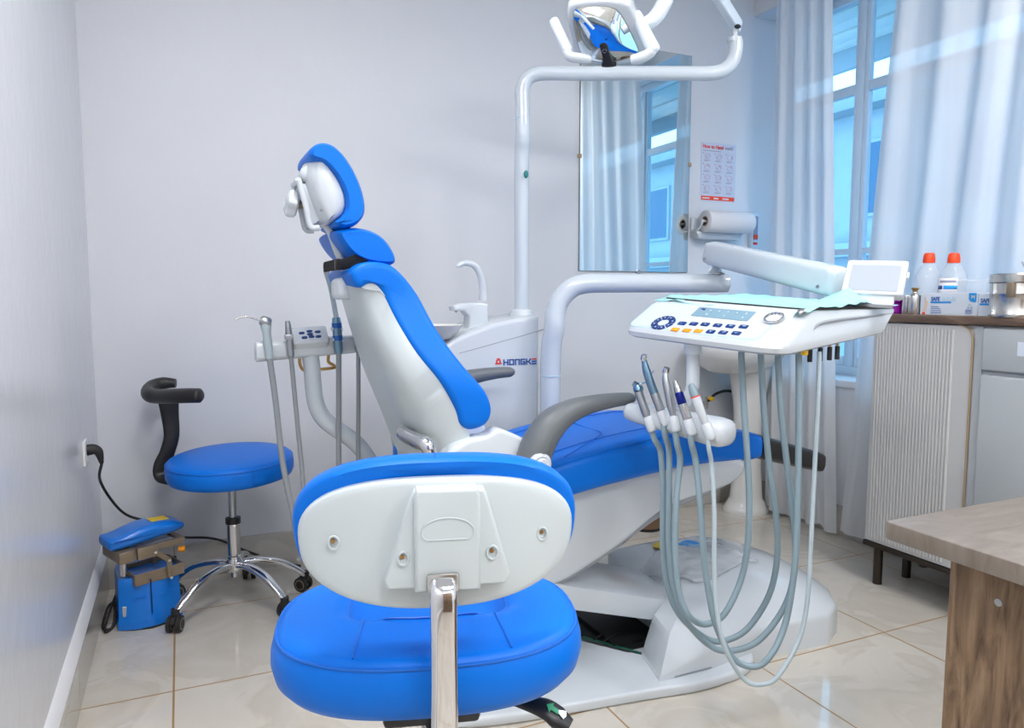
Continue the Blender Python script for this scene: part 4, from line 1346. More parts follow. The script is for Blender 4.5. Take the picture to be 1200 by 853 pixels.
# paper drape on the console
dr = thing('drape_sheet', 'crumpled pale teal drape sheet spread over the console top', 'drape', TP(.36, 0, .12))
n1, n2 = 44, 44
vs, fs = [], []
from mathutils import noise
for i in range(n1 + 1):
    for j in range(n2 + 1):
        u, v = i / n1, j / n2
        x = .125 + .55 * u; y = -.25 + .49 * v
        z = .1195 + .011 * abs(noise.noise(Vector((x * 9, y * 9, 1.3)))) + .007 * abs(noise.noise(Vector((x * 26, y * 22, 4)))) 
        z += .012 * max(0, 1 - abs(v - .32) / .2) * max(0, 1 - abs(u - .35) / .35)
        if u > .35 and v < .35: z += .05 * max(0, 1 - abs(u - .62) / .25) * max(0, 1 - abs(v - .12) / .16)
        # front corner tips over the panel
        if u < .14:
            z -= (0.14 - u) * .30 * (1 if .05 < v < .55 else .35)
            x -= (0.14 - u) * .10 * max(0, 1 - abs(v - .18) / .2) * 2
        vs.append(TP(x, y, z))
for i in range(n1):
    for j in range(n2):
        a = i * (n2 + 1) + j
        fs.append([a, a + 1, a + n2 + 2, a + n2 + 1])
so = MB().add(vs, fs).build('sheet', 'drape_teal', dr, ang=40)
md = so.modifiers.new('thick', 'SOLIDIFY'); md.thickness = .0012; md.offset = 1

# ------------------------------------------------------------------ assistant's arm behind the chair
YA = 2.52
asst = thing('assistant_arm', 'white assistant instrument bar on a bent tube behind the chair backrest', 'instrument holder', (.60, 2.6, .6))
def A(px, py, y=YA): return at_y(px, py, y)
a0, a1 = A(299, 412), A(438, 401)
bar = MB()
rr = []
for t_, k_ in ((0, .88), (.006, 1), (.5, .95), (.994, .9), (1, .8)):
    c_ = a0 + (a1 - a0) * t_
    rr.append([(c_.x, c_.y + a * k_, c_.z + b_ * k_) for a, b_ in selip(.036, .033, 4, 28)])
bar.loft(rr).build('holder_bar', 'white_plastic', asst, ang=50)
pA, pB = A(350, 404), A(380, 388)
pad = basis(A(363, 398, YA - .01), (1, 0, .06), (0, .80, .60), (0, -.60, .80))
pd_ = MB().loft([[(x, y, z) for x, y in rrect(-.058 + i_, .058 - i_, -.036 + i_, .046 - i_, .008, 3)] for z, i_ in ((-.03, 0), (.016, 0), (.020, .003))], M=pad).build('button_pad', 'white_plastic', asst)
for i, (x, y) in enumerate(((-.026, .012), (0, .018), (.026, .012), (-.02, -.012), (.003, -.010), (.025, -.012), (0, .003))):
    MB().loft([[(x + a, y + b_, z) for a, b_ in selip(.0095, .0055, 2.4, 20)] for z in (.019, .0225)], M=pad).build('button', 'navy', pd_)
tp = [A(362, 412), A(365, 425), A(367, 450), A(370, 472), A(378, 489), A(393, 502), A(412, 515), A(425, 528)] 
tp += [tp[-1] + Vector((.06, .05, -.08)), Vector((.75, 2.72, .50)), Vector((.92, 2.78, .47))]
MB().tube(tp, [.028] * len(tp), 20, 5).build('arm_tube', 'white_paint', asst, ang=70)
MB().lathe([(0, -.03), (.026, -.03), (.026, .03), (0, .03)], 24, Matrix.Translation(A(365, 422))).build('arm_collar', 'white_plastic', asst)
lp = [A(351, 420), A(352, 428), A(357, 434), A(372, 433), A(391, 431), A(391, 428), A(385, 424), A(385, 416)]
MB().tube(lp, .0052, 10, 4).build('towel_loop', 'brass', asst)
al = ['grey three way syringe with long bent nozzle, leftmost on the assistant bar',
      'slim steel suction piece, second from left on the assistant bar',
      'blue and white saliva ejector holding a pale straw on the assistant bar',
      'suction piece at the right end of the assistant bar, half behind the backrest']
an = ['air_water_syringe', 'suction_tip', 'saliva_ejector', 'suction_tip']
cols = [[(311, 377), (316, 420), (323, 470), (331, 540), (343, 600), (352, 640)], [(337, 376), (341, 417), (347, 480), (353, 540), (360, 590)], [(394, 372), (397, 414), (397, 480), (397, 545), (399, 600)], [(419, 370), (420, 412), (420, 470), (420, 540), (422, 590)]]
for i in range(4):
    yy = YA - .048
    P_ = [A(px, py, yy) for px, py in cols[i]]
    o = thing(an[i], al[i], 'dental handpiece', P_[1], group='handpieces on the assistant bar')
    endp = [Vector((P_[-1].x + .10, 2.62, .25)), Vector((.55 + .05 * i, 2.74, .16)), Vector((.80, 2.80 + .02 * i, .24)), Vector((.925, 2.80 + .02 * i, .27))]
    hose(o, P_[1:] + endp, .0095 if i in (0, 2) else .0075, 'hose_dark')
    if i == 0:
        MB().spindle(P_[0], P_[1], [(0, .016), (.12, .0175), (.3, .013), (.5, .0135), (1, .012)]).build('body', 'hose_light', o)
        MB().spindle(P_[0] + Vector((-.016, 0, .006)), P_[0] + Vector((.016, 0, -.006)), [(0, .012), (.2, .017), (.8, .018), (1, .014)]).build('head', 'satin_steel', o)
        MB().tube([A(308, 376, yy), A(300, 374, yy), A(290, 371, yy), A(282, 372, yy), A(277, 374, yy)], .0028, 8, 4).build('nozzle', 'steel', o)
    elif i == 2:
        MB().spindle(P_[0], P_[1], [(0, .013), (.2, .016), (.9, .015), (1, .012)]).build('body', 'blued_steel', o)
        for tt, cm in ((.32, 'white_plastic'), (.62, 'white_plastic')):
            q = P_[0].lerp(P_[1], tt)
            MB().rod(q + Vector((-.02, -.004, .002)), q + Vector((.018, -.004, -.002)), .006).build('lever', cm, o)
        for tt in (.15, .5):
            MB().spindle(P_[0].lerp(P_[1], tt), P_[0].lerp(P_[1], tt + .14), [(0, .0165), (1, .0165)]).build('band', 'print_blue', o, label='blue band')
        MB().tube([P_[0], A(391, 355, yy), A(387, 335, yy), A(382, 316, yy)], [.0085, .0085, .008, .0105], 12, 4).build('straw', 'hose_light', o)
    else:
        MB().spindle(P_[0], P_[1], [(0, .007), (.1, .009), (.3, .011), (.6, .010), (1, .012)]).build('body', 'satin_steel', o)
        q = P_[0].lerp(P_[1], .45)
        MB().box((q.x - .014, q.y - .012, q.z - .010), (q.x + .012, q.y + .01, q.z + .008), .003).build('valve', 'satin_steel', o)
# ------------------------------------------------------------------ saddle stool in the foreground
sc_ = at_d(503, 745, 1.13)
ST = thing('saddle_stool', 'large blue saddle stool with white backed backrest and chrome bar in the foreground', 'stool', (sc_.x, sc_.y, 0), (0, 0, -R(15.5)))
SM = MW[ST.name]
def SL(p): return SM.inverted() @ p       # world point -> stool axes (y away from the camera)
zt, zb = .73, .640
A_, B_ = .230, .178
def seat_top(x, y):
    """raised rear roll, dished middle, all rounded"""
    rx, ry = x / A_, y / B_
    r = (abs(rx) ** 2.5 + abs(ry) ** 2.5) ** (1 / 2.5)
    z = .012 * math.cos(min(r, 1) * PI / 2)
    # dish that opens to the front
    dx = max(0, abs(x) - .075) / .055; dy = max(0, -(y + .005)) / .05
    w = max(0, 1 - (dx * dx + dy * dy)) 
    w = w * w * (3 - 2 * w)
    return z - .030 * w
mb = MB()
rings = []
n = 96
for zz, k in ((zb - .004, .70), (zb, .84), (zb + .006, .925), (zb + .020, .978), (zb + .040, 1.0), (zb + .055, .998), (zb + .070, .982), (zb + .080, .955), (zb + .086, .925)):
    rings.append([(x * k, y * k, zz) for x, y in selip(A_, B_, 2.55, n)])
for k in (.90, .86, .81, .76, .70, .64, .58, .52, .46, .4, .34, .28, .22, .16, .10, .04):
    rings.append([(x * k, y * k, zb + .086 + seat_top(x * k, y * k)) for x, y in selip(A_, B_, 2.55, n)])
seatp = mb.loft(rings).build('seat', 'blue_vinyl', ST, local=True, ang=70)
def rim(k, dz): return [(x * k, y * k, (zb + .086 if k < .93 else zb + .078) + dz + (seat_top(x * k, y * k) if k < .93 else 0)) for x, y in selip(A_, B_, 2.55, 64)]
MB().tube(rim(.962, .0005), .0028, 8, 1, True).build('piping', 'blue_seam', seatp, local=True)
dish = []
for i in range(25):
    t = i / 24
    a = PI + PI * t
    dish.append((.118 * math.cos(a) * (1 if True else 0), -.008 + .052 * math.sin(a), 0))
dish = [(-.118, .10, 0), (-.118, .05, 0)] + dish + [(.118, .05, 0), (.118, .10, 0)]
MB().tube([(x, y, zb + .0865 + seat_top(x, y)) for x, y, z in dish], .002, 6, 2).build('seam', 'blue_seam', seatp, local=True)
for sg in (-1, 1):
    MB().tube([(sg * (.095 + .01 * t), -.05 - .1 * t, zb + .0867 + seat_top(sg * (.095 + .01 * t), -.05 - .1 * t)) for t in (0, .25, .5, .75, 1)], .0016, 6, 3).build('seam', 'blue_seam', seatp, local=True)
MB().prism(selip(.13, .10, 3, 40), 'z', zb - .022, zb - .002, .004, 2).build('seat_plate', 'black_plastic', ST, local=True)
MB().box((-.07, -.085, zb - .055), (.07, .085, zb - .020), .008, 2).build('tilt_mechanism', 'black_plastic', ST, local=True)
# height lever on the right
lv0 = Vector((.06, -.02, zb - .035)); 
l1 = SL(at_d(638, 830, 1.10)); l2 = SL(at_d(664, 848, 1.09))
lm_ = MB().tube([lv0, lv0.lerp(l1, .6), l1, l1.lerp(l2, .6), l2 + (l2 - l1) * .15], [.008, .010, .017, .019, .012], 16, 5, flat=.55, up=(1, 0, 0))
lev = lm_.build('height_lever', 'black_plastic', ST, local=True, ang=60)
lc = l1.lerp(l2, .45)
LX = (l2 - l1).normalized(); LZ = Vector((0, -.75, .66)); 
tm = basis(lc + Vector((0, -.007, .012)), LX, LZ.cross(LX).normalized(), LZ)
MB().prism([(-.014, -.002), (-.006, .006), (-.006, .002), (.010, .002), (.010, -.006), (-.006, -.006), (-.006, -.008)], 'z', -.001, .001).build('arrow_mark', 'mark_green', lev, local=True) if False else None
am = MB().prism([(-.015, 0), (-.006, .008), (-.006, .003), (.006, .003), (.006, -.003), (-.006, -.003), (-.006, -.008)], 'z', -.004, .0005)
am.v = [tm @ v for v in am.v]
am.build('arrow_mark', 'mark_green', lev, local=True)
am = MB().prism([(.004, .003), (.014, .008), (.018, .002), (.016, -.004), (.006, -.001)], 'z', -.004, .0006)
am.v = [tm @ v for v in am.v]
am.build('arrow_mark', 'sticker_silver', lev, local=True)

# backrest: pad with white shell towards the camera
bc_ = SL(at_d(515.5, 629, .925))
BW, BH = .186, .098
def blob(e=2.5, kx=1.0, kz=1.0, n=72):
    out = []
    for x, z in selip(BW * kx, BH * kz, e, n):
        # a little wider towards the top
        out.append((x * (1 + .05 * z / BH), z))
    return out
def bow(x): return .030 * (x / BW) ** 2          # wraps round the sitter
rings = []
for y, k in ((.012, .93), (.010, .968), (.016, .99), (.026, 1.0), (.044, .997), (.062, .975), (.074, .93), (.081, .85), (.084, .6), (.084, .3), (.084, .05)):
    rings.append([(bc_.x + x, bc_.y + y + bow(x), bc_.z + z) for x, z in blob(2.5, k + .03 * (1 - 1), 1 - (1 - k) * 1.6)])
bp_ = MB().loft(rings).build('backrest_pad', 'blue_vinyl', ST, local=True, ang=70)
MB().tube([(bc_.x + x, bc_.y + .047 + bow(x), bc_.z + z) for x, z in blob(2.5, .987, .978)], .0018, 6, 1, True).build('seam', 'blue_seam', bp_, local=True)
MB().tube([(bc_.x - .004, bc_.y + y, bc_.z + z) for y, z in ((.018, BH - .002), (.032, BH + .001), (.048, BH - .003))], .0012, 6, 3).build('seam', 'blue_seam', bp_, local=True)
rings = []
for y, k in ((.016, .95), (.006, .952), (.002, .940), (.0, .92), (-.0015, .86), (-.003, .7), (-.004, .5), (-.004, .3), (-.004, .05)):
    rings.append([(bc_.x + x, bc_.y + y + bow(x), bc_.z - .0095 + z) for x, z in blob(2.5, k, k * .905)])
bs_ = MB().loft(rings).build('backrest_shell', 'shell_white', ST, local=True, ang=40)
# moulded bracket boss on the shell
cxb = bc_.x + .008
def boss(poly, y0, y1, r, name='bracket_boss'):
    m_ = MB().prism([(cxb + x, bc_.z + z) for x, z in poly], 'y', bc_.y + y0, bc_.y + y1, r, 3)
    return m_
boss([(-.078, -.045), (-.073, -.058), (.073, -.058), (.078, -.045), (.050, .056), (.046, .064), (-.040, .064), (-.044, .056)], -.020, .010, .004).build('bracket_boss', 'shell_white', bs_, local=True)
mbs = boss([(-.040, -.060), (.040, -.060), (.0405, .058), (.037, .068), (-.037, .068), (-.0405, .058)], -.030, .0, .005)
ho = mbs.build('bracket_housing', 'shell_white', bs_, local=True)
el = selip(.032, .017, 2, 40)
MB().tube([(cxb + x, bc_.y - .0302, bc_.z + .016 + max(z, -.010)) for x, z in el], .0011, 6, 1, True).build('oval_mark', 'shell_white', ho, local=True)
for x, z, dy, yy in ((-.139, -.004, -.0045, 0), (.125, -.006, -.0045, 0), (-.054, -.018, -.021, 1), (.056, -.016, -.021, 1)):
    y_ = bc_.y + dy + (bow(x + .012) if not yy else 0)
    m_ = MB()
    sl = [(cxb + x + a, y_ - .0005, bc_.z + z + b_) for a, b_ in selip(.0065, .0085, 2, 20)]
    s2 = [(cxb + x + a * .8, y_ + .002, bc_.z + z + b_ * .8) for a, b_ in selip(.0065, .0085, 2, 20)]
    m_.tube(sl, .0016, 6, 1, True)
    o = m_.build('screw_recess', 'shell_white', bs_, local=True)
    MB().rod((cxb + x - .001, y_ + .003, bc_.z + z + .002), (cxb + x - .001, y_ - .0012, bc_.z + z + .002), .0027).build('screw', 'brass', o, local=True)
# chrome flat bar from the bracket down, under the seat
yb_ = bc_.y
xb_ = SL(at_d(520, 700, .885)).x
bar = [Vector((xb_, yb_ - .010, bc_.z - .040)), Vector((xb_, yb_ - .030, bc_.z - .046)), Vector((xb_, yb_ - .043, bc_.z - .058)), Vector((xb_, yb_ - .046, bc_.z - .085)),
       Vector((xb_ + .000, yb_ - .044, bc_.z - .16)), Vector((xb_, yb_ - .040, bc_.z - .24)), Vector((xb_, yb_ - .030, .595)), Vector((xb_, yb_ + .0, .575)), Vector((xb_, yb_ + .06, .583)), Vector((.0, -.03, .594))]
pts, _ = catmull(bar, [0] * len(bar), 6)
rings = []
for i, p in enumerate(pts):
    t = (pts[min(i + 1, len(pts) - 1)] - pts[max(i - 1, 0)]).normalized()
    nn = t.cross(Vector((1, 0, 0))).normalized()
    rings.append([p + Vector((1, 0, 0)) * a + nn * b_ for a, b_ in rrect(-.0165, .0165, -.009, .009, .0082, 5)])
MB().loft(rings).build('chrome_bar', 'chrome', ST, local=True, ang=45)
MB().box((xb_ - .020, yb_ - .036, bc_.z - .0585), (xb_ + .020, yb_ - .010, bc_.z - .035), .004, 2).build('bar_socket', 'steel', ST, local=True)

def star_base(root, r, hub_z0, hub_z1, angs, gas_top, legm='chrome', castz=.06):
    hb = MB().lathe([(0, hub_z0), (.030, hub_z0), (.036, hub_z0 + .01), (.034, hub_z1 - .01), (.030, hub_z1), (0, hub_z1)], 28).build('hub', legm, root, local=True)
    MB().lathe([(0, hub_z1 - .005), (.026, hub_z1 - .005), (.0265, hub_z1 + .01), (.024, hub_z1 + .012), (.024, gas_top - .155), (.026, gas_top - .150), (.026, gas_top - .135), (.0, gas_top - .135)], 28).build('column', 'chrome', root, local=True)
    MB().lathe([(.0245, gas_top - .150), (.0285, gas_top - .150), (.0285, gas_top - .128), (.018, gas_top - .125), (.0, gas_top - .125)], 24).build('collar', 'black_plastic', root, local=True)
    MB().rod((0, 0, gas_top - .14), (0, 0, gas_top), .014).build('gas_spring', 'satin_steel', root, local=True)
    MB().rod((0, 0, hub_z0 - .025), (0, 0, hub_z0), .014).build('hub_pin', 'chrome', root, local=True)
    for a in angs:
        d = Vector((math.cos(R(a)), math.sin(R(a)), 0)); s_ = Vector((-d.y, d.x, 0))
        zm = (hub_z0 + hub_z1) / 2
        pth = [d * .02 + Vector((0, 0, zm)), d * (r * .30) + Vector((0, 0, zm + .004)), d * (r * .62) + Vector((0, 0, zm - .018)), d * (r * .86) + Vector((0, 0, zm - .058)), d * r + Vector((0, 0, castz + .010))]
        pp, _ = catmull(pth, [0] * 5, 6)
        rings = []
        for i, p in enumerate(pp):
            t = (pp[min(i + 1, len(pp) - 1)] - pp[max(i - 1, 0)]).normalized()
            nn = t.cross(s_).normalized(); f_ = i / (len(pp) - 1)
            rings.append([p + s_ * a_ * (1 - .25 * f_) + nn * b_ for a_, b_ in selip(.020, .0125, 3, 20)])
        MB().loft(rings).build('leg', legm, root, local=True, ang=50)
        c_ = d * (r + .004)
        tw = R(a * 1.7 + 40)
        ax = Vector((math.cos(tw), math.sin(tw), 0)); fw_ = Vector((-ax.y, ax.x, 0))
        cas = MB()
        cas.rod(c_ + Vector((0, 0, castz + .022)), c_ + Vector((0, 0, castz - .014)), .016)
        body = []
        for k_ in (-.020, -.006, .006, .020):
            pass
        cc_ = c_ + fw_ * .010 + Vector((0, 0, .030))
        hood = [(cc_ + fw_ * (.031 * math.cos(q)) + Vector((0, 0, .031 * math.sin(q)))) for q in [R(20 + 8 * j) for j in range(19)]]
        cas.loft([[p + ax * w_ for p in hood] + [cc_ + fw_ * -.012 + ax * w_, cc_ + fw_ * .012 + ax * w_] for w_ in (-.008, .008)])
        co = cas.build('caster', 'black_rubber', root, local=True, ang=50)
        for sg in (-1, 1):
            cw = cc_ + ax * (.017 * sg)
            wm = basis(cw, fw_, Vector((0, 0, 1)), ax * -1)
            MB().lathe([(0, -.009), (.022, -.009), (.0295, -.006), (.0295, .006), (.022, .009), (0, .009)], 28, wm).build('wheel', 'black_rubber', co, local=True)
            MB().lathe([(.017, -.0093), (.0215, -.0093), (.0215, .0093), (.017, .0093)], 28, wm, cap=False).build('wheel_ring', 'bronze', co, local=True)

star_base(ST, .255, .10, .16, (38, 110, 182, 254, 326), zb - .05)

# ------------------------------------------------------------------ round assistant stool by the back wall
bx_, by_ = .155, 2.99
BS = thing('round_stool', 'round blue stool with black curved arm and chrome star base by the left wall', 'stool', (bx_, by_, 0))
BM = MW[BS.name]
zs0, zs1 = .508, .590
rs = .232
tilt = Matrix.Translation((0, 0, zs0)) @ Matrix.Rotation(R(-1.5), 4, 'Y') @ Matrix.Rotation(R(2), 4, 'X') @ Matrix.Translation((0, 0, -zs0))
prof_ = [(0, zs0), (rs * .90, zs0), (rs * .97, zs0 + .006), (rs, zs0 + .022), (rs * 1.004, zs0 + .05), (rs, zs1 - .028), (rs * .985, zs1 - .012), (rs * .955, zs1 - .003), (rs * .91, zs1 + .002), (rs * .6, zs1 + .008), (rs * .3, zs1 + .010), (0, zs1 + .011)]
bst = MB().lathe(prof_, 64, tilt).build('seat', 'blue_vinyl', BS, local=True, ang=60)
MB().tube([tilt @ Vector((rs * .988 * math.cos(a), rs * .988 * math.sin(a), zs1 - .013)) for a in [2 * PI * i / 64 for i in range(64)]], .0022, 6, 1, True).build('piping', 'blue_seam', bst, local=True)
MB().tube([tilt @ Vector((rs * 1.003 * math.cos(R(-75)), rs * 1.003 * math.sin(R(-75)), z)) for z in (zs0 + .01, zs0 + .05, zs1 - .02)], .0014, 6, 2).build('seam', 'blue_seam', bst, local=True)
MB().box((-.10, -.08, zs0 - .018), (.10, .08, zs0 + .001), .004).build('seat_plate', 'black_plastic', BS, local=True)
MB().box((-.045, -.04, zs0 - .04), (.045, .04, zs0 - .015), .006).build('tilt_mechanism', 'black_plastic', BS, local=True)
# curved black arm
def BL(px, py, d): return BM.inverted() @ at_d(px, py, d)
DS = 2.86
armp = [BL(174, 458, 2.88), BL(176, 463, 2.83), BL(186, 464.5, 2.80), BL(204, 464, 2.75), BL(222, 463.5, 2.72), BL(236, 463.5, 2.71)]
arcb = [BL(206, 449, 2.97), BL(192, 449, 2.96), BL(180, 452, 2.93)]
MB().tube(arcb + armp, [.018, .025, .026, .027, .028, .028, .028, .028, .027, .019], 18, 6).build('arm_pad', 'black_leather', BS, local=True, ang=70)
upp = [BL(197, 466, 2.92), BL(199, 485, 2.93), BL(201, 510, 2.93), BL(196, 530, 2.92), BL(190, 545, 2.91), BL(192, 556, 2.91), BL(205, 562, 2.90), BL(235, 566, 2.88)]
pp, _ = catmull(upp, [0] * len(upp), 6)
rings = []
for i, p in enumerate(pp):
    t = (pp[min(i + 1, len(pp) - 1)] - pp[max(i - 1, 0)]).normalized()
    s_ = Vector((RT.x * .9 - .1, RT.y + .55, 0)).normalized()
    s_ = (s_ - t * s_.dot(t)).normalized(); nn = t.cross(s_)
    f_ = i / (len(pp) - 1)
    wv2 = .040 - .012 * math.sin(PI * min(1, f_ * 1.3))
    rings.append([p + s_ * a + nn * b_ for a, b_ in selip(wv2, .013, 3, 24)])
MB().loft(rings).build('arm_bracket', 'black_plastic', BS, local=True, ang=50)
star_base(BS, .265, .135, .185, (-142, -54, 4, 74, 146), zs0 - .035)

# ------------------------------------------------------------------ blue shoe cover dispenser
sp0 = Vector((-.155, 2.99, 0))
SD = thing('shoe_cover_dispenser', 'blue foot operated shoe cover dispenser with bronze frame standing by the wall socket', 'dispenser', sp0, (0, 0, R(9)))
def bodyring(z, k, bulge):
    out = []
    x0, x1, yb2, yf2 = -.105 * k, .112 * k, .13 * k, -.075 * k
    n_ = 14
    for i in range(n_ + 1):
        t = i / n_
        out.append((x0 + (x1 - x0) * t, yf2 - bulge * math.sin(PI * t) + .02 * t))
    out += [(x1, yb2 * .5), (x1 - .012, yb2), (x0 + .012, yb2), (x0, yb2 * .5)]
    return [(x, y, z) for x, y in out]
dm = MB().loft([bodyring(.004, 1.0, .04), bodyring(.03, 1.0, .04), bodyring(.036, .985, .04), bodyring(.05, .965, .038), bodyring(.10, .95, .037), bodyring(.105, .945, .035), bodyring(.15, .94, .034), bodyring(.183, .94, .033), bodyring(.190, .92, .031)])
db = dm.build('body', 'dispenser_blue', SD, local=True, ang=32)
MB().prism([(-.096, -.07), (-.06, -.095), (0, -.112), (.06, -.095), (.096, -.05), (.096, .12), (-.096, .12)], 'z', 0, .006).build('base_rim', 'black_rubber', SD, local=True)
MB().box((-.090, -.0825, .052), (-.052, -.078, .090), .001, 1, Matrix.Rotation(R(-0), 4, 'Z')).build('sticker', 'sticker_silver', db, local=True, label='silver rating sticker')
MB().tube([(.004, -.108, .055), (.004, -.1065, .105), (.004, -.103, .15), (.004, -.101, .182)], .002, 6, 3).build('front_joint', 'navy', db, local=True)
MB().tube([(-.055, -.096, .118), (-.035, -.101, .120), (-.015, -.1035, .120)], .0018, 6, 3).build('moulded_line', 'dispenser_blue', db, local=True)
MB().tube([(.03, -.1035, .118), (.055, -.098, .122), (.085, -.08, .13)], .0018, 6, 3).build('moulded_line', 'dispenser_blue', db, local=True)
# open tray that holds the covers
def frame_ring(mb, cx, cy, z, wx_, wy_, hgt, th, M):
    for lo, hi in (((-wx_, -wy_), (wx_, -wy_ + th)), ((-wx_, wy_ - th), (wx_, wy_)), ((-wx_, -wy_ + th), (-wx_ + th, wy_ - th)), ((wx_ - th, -wy_ + th), (wx_, wy_ - th))):
        mb.box((cx + lo[0], cy + lo[1], z), (cx + hi[0], cy + hi[1], z + hgt), .0015, 1, M)
    return mb
t1 = Matrix.Translation((0.02, -.02, .166)) @ Matrix.Rotation(R(-1), 4, 'Y') @ Matrix.Rotation(R(14), 4, 'Z')
lt = frame_ring(MB(), 0, 0, .0, .088, .072, .042, .005, t1).build('cover_tray', 'bronze', SD, local=True)
MB().box((-.082, -.066, .004), (.082, .066, .012), M=t1).build('tray_floor', 'cavity_black', lt, local=True)
MB().sphere((0.01, 0, .016), .04, sc=(1.3, .9, .5)).build('shoe_cover_stack', 'cling_plastic', lt, local=True) if False else None
t2 = Matrix.Translation((0.01, -.015, .280)) @ Matrix.Rotation(R(-1), 4, 'Y') @ Matrix.Rotation(R(14), 4, 'Z')
uf_ = frame_ring(MB(), 0, 0, .0, .105, .075, .022, .020, t2).build('upper_frame', 'bronze', SD, local=True)
cb = MB().box((-.13, -.085, -.020), (-.075, .085, .024), .006, 2, t2)
cb.box((-.07, -.092, -.018), (.0, -.070, .026), .005, 2, t2)
cb.build('frame_cheek', 'bronze', SD, local=True)
MB().box((-.085, -.055, .004), (.085, .055, .010), M=t2).build('cover_sheet', 'paper_white', uf_, local=True)
for yy in (-.088, .05):
    a_ = t2 @ Vector((-.01, yy - .004, .0)); b_ = t2 @ Vector((.035, yy - .006, -.042)); c_ = Vector((b_.x + .004, b_.y - .004, .175))
    o = MB().tube([a_, b_, c_], [.009, .010, .009], 4, 1, flat=.4).build('linkage_arm', 'bronze', SD, local=True)
    for p in (a_, b_, c_):
        MB().rod(p + Vector((0, .006, 0)), p + Vector((0, -.010, 0)), .005).build('pivot', 'steel', o, local=True)
MB().rod((-.078, -.065, .20), (-.078, -.065, .318), .0125).build('guide_post', 'steel', SD, local=True)
# pressing pad
pp_ = [(-.135, .026), (-.128, .036), (-.09, .044), (-.05, .058), (-.01, .068), (.04, .072), (.09, .070), (.122, .060), (.130, .050), (.122, .036), (.08, .026), (.02, .016), (-.06, .002), (-.118, -.004), (-.134, .008)]
t3 = Matrix.Translation((-.005, -.02, .322)) @ Matrix.Rotation(R(3), 4, 'Y') @ Matrix.Rotation(R(14), 4, 'Z')
pad3 = MB().prism(smooth_poly(pp_, 4), 'y', -.062, .062, .020, 4)
pad3.v = [t3 @ (v + Vector((0, 0, -.02))) for v in pad3.v]
pad3.build('pressing_pad', 'dispenser_blue', SD, local=True, ang=50)
MB().box((.02, -.02, .0500), (.085, .03, .0545), .002, 1, t3).build('pad_sticker', 'yellow_sticker', SD, local=True)
kn_ = t2 @ Vector((.092, -.06, -.024))
MB().spindle(kn_ + Vector((-.008, 0, 0)), kn_ + Vector((.016, -.004, 0)), [(0, .008), (.3, .012), (.8, .012), (1, .006)]).build('orange_knob', 'orange_plastic', SD, local=True)
MB().spindle((.086, .03, .19), (.112, .025, .19), [(0, .012), (.4, .018), (.9, .018), (1, .010)]).build('side_knob', 'black_rubber', SD, local=True)

# ------------------------------------------------------------------ socket, plug and cord
so_ = at_x(98, 530, XL)
sk = thing('wall_socket', 'white wall socket plate on the left wall above the dispenser', 'socket', so_)
MB().box((XL, so_.y - .043, so_.z - .043), (XL + .010, so_.y + .043, so_.z + .043), .003, 2).build('plate', 'socket_white', sk)
MB().box((XL + .010, so_.y - .018, so_.z - .030), (XL + .012, so_.y + .018, so_.z - .012), .001, 1).build('rocker', 'socket_white', sk)
cd_ = thing('power_cord', 'black plug and cord running from the wall socket to the dispenser and stool', 'cord', (XL + .03, so_.y, 0))
pg = MB().tube([(XL + .006, so_.y + .008, so_.z + .005), (XL + .03, so_.y + .008, so_.z + .006), (XL + .045, so_.y + .008, so_.z - .006), (XL + .052, so_.y + .01, so_.z - .045)], [.020, .019, .015, .007], 14, 4)
pg.build('plug', 'black_rubber', cd_, ang=60)
c0 = Vector((XL + .052, so_.y + .01, so_.z - .045))
cpts = [c0, at_d(117, 562, 2.78), at_d(130, 585, 2.90), at_y(148, 603, 3.30), at_y(175, 612, 3.325), at_y(198, 625, 3.328), at_y(215, 629.5, 3.328), at_y(240, 630, 3.328), at_y(258, 633, 3.328), at_y(275, 640, 3.325), at_y(295, 648, 3.31), at_z(318, 656, .006), at_z(335, 660, .006), at_z(352, 663, .006)]
MB().tube(cpts, .0052, 10, 6).build('cable', 'black_rubber', cd_, ang=80)
lc_ = MB()
z_ = .006
coil = [Vector((-.255, 3.06, .10)), Vector((-.275, 2.98, .06)), Vector((-.29, 2.93, .02)), Vector((-.285, 2.90, .007)), Vector((-.262, 2.93, .02)), Vector((-.258, 3.0, .07)), Vector((-.285, 3.02, .055)), Vector((-.300, 2.97, .02)), Vector((-.295, 2.92, .012)), Vector((-.268, 2.91, .016)), Vector((-.260, 2.96, .05)), Vector((-.270, 3.05, .05))]
lc_.tube(coil, .0045, 10, 7).build('coiled_cable', 'black_rubber', cd_, ang=80)
# ------------------------------------------------------------------ wall things on the back wall
mr = thing('wall_mirror', 'tall frameless mirror on the back wall reflecting the curtains', 'mirror', (2.25, YB, 1.32))
mx0, mx1 = at_y(677.5, 318, YB).x, at_y(804.5, 319, YB).x
mz0, mz1 = at_y(740, 318.5, YB).z, at_y(812, 66.5, YB).z
MB().box((mx0, YB - .008, mz0), (mx1, YB, mz1), .0006, 1).build('edge', 'mirror_edge', mr)
MB().box((mx0 + .002, YB - .0086, mz0 + .002), (mx1 - .002, YB - .0078, mz1 - .002)).build('glass', 'mirror_glass', mr, smooth=False)
for x, z, mm in ((mx0, at_y(679, 183, YB).z, 'gold_trim'), (mx1, at_y(805, 193, YB).z, 'gold_trim'), ((mx0 + mx1) / 2 + .02, mz0, 'steel')):
    MB().box((x - .010, YB - .013, z - .010), (x + .010, YB, z + .010), .002, 1).build('clip', mm, mr)
# orange cap stuck low on the glass: a small bottle cap seen in the mirror stands on the sideboard; only the clips belong here

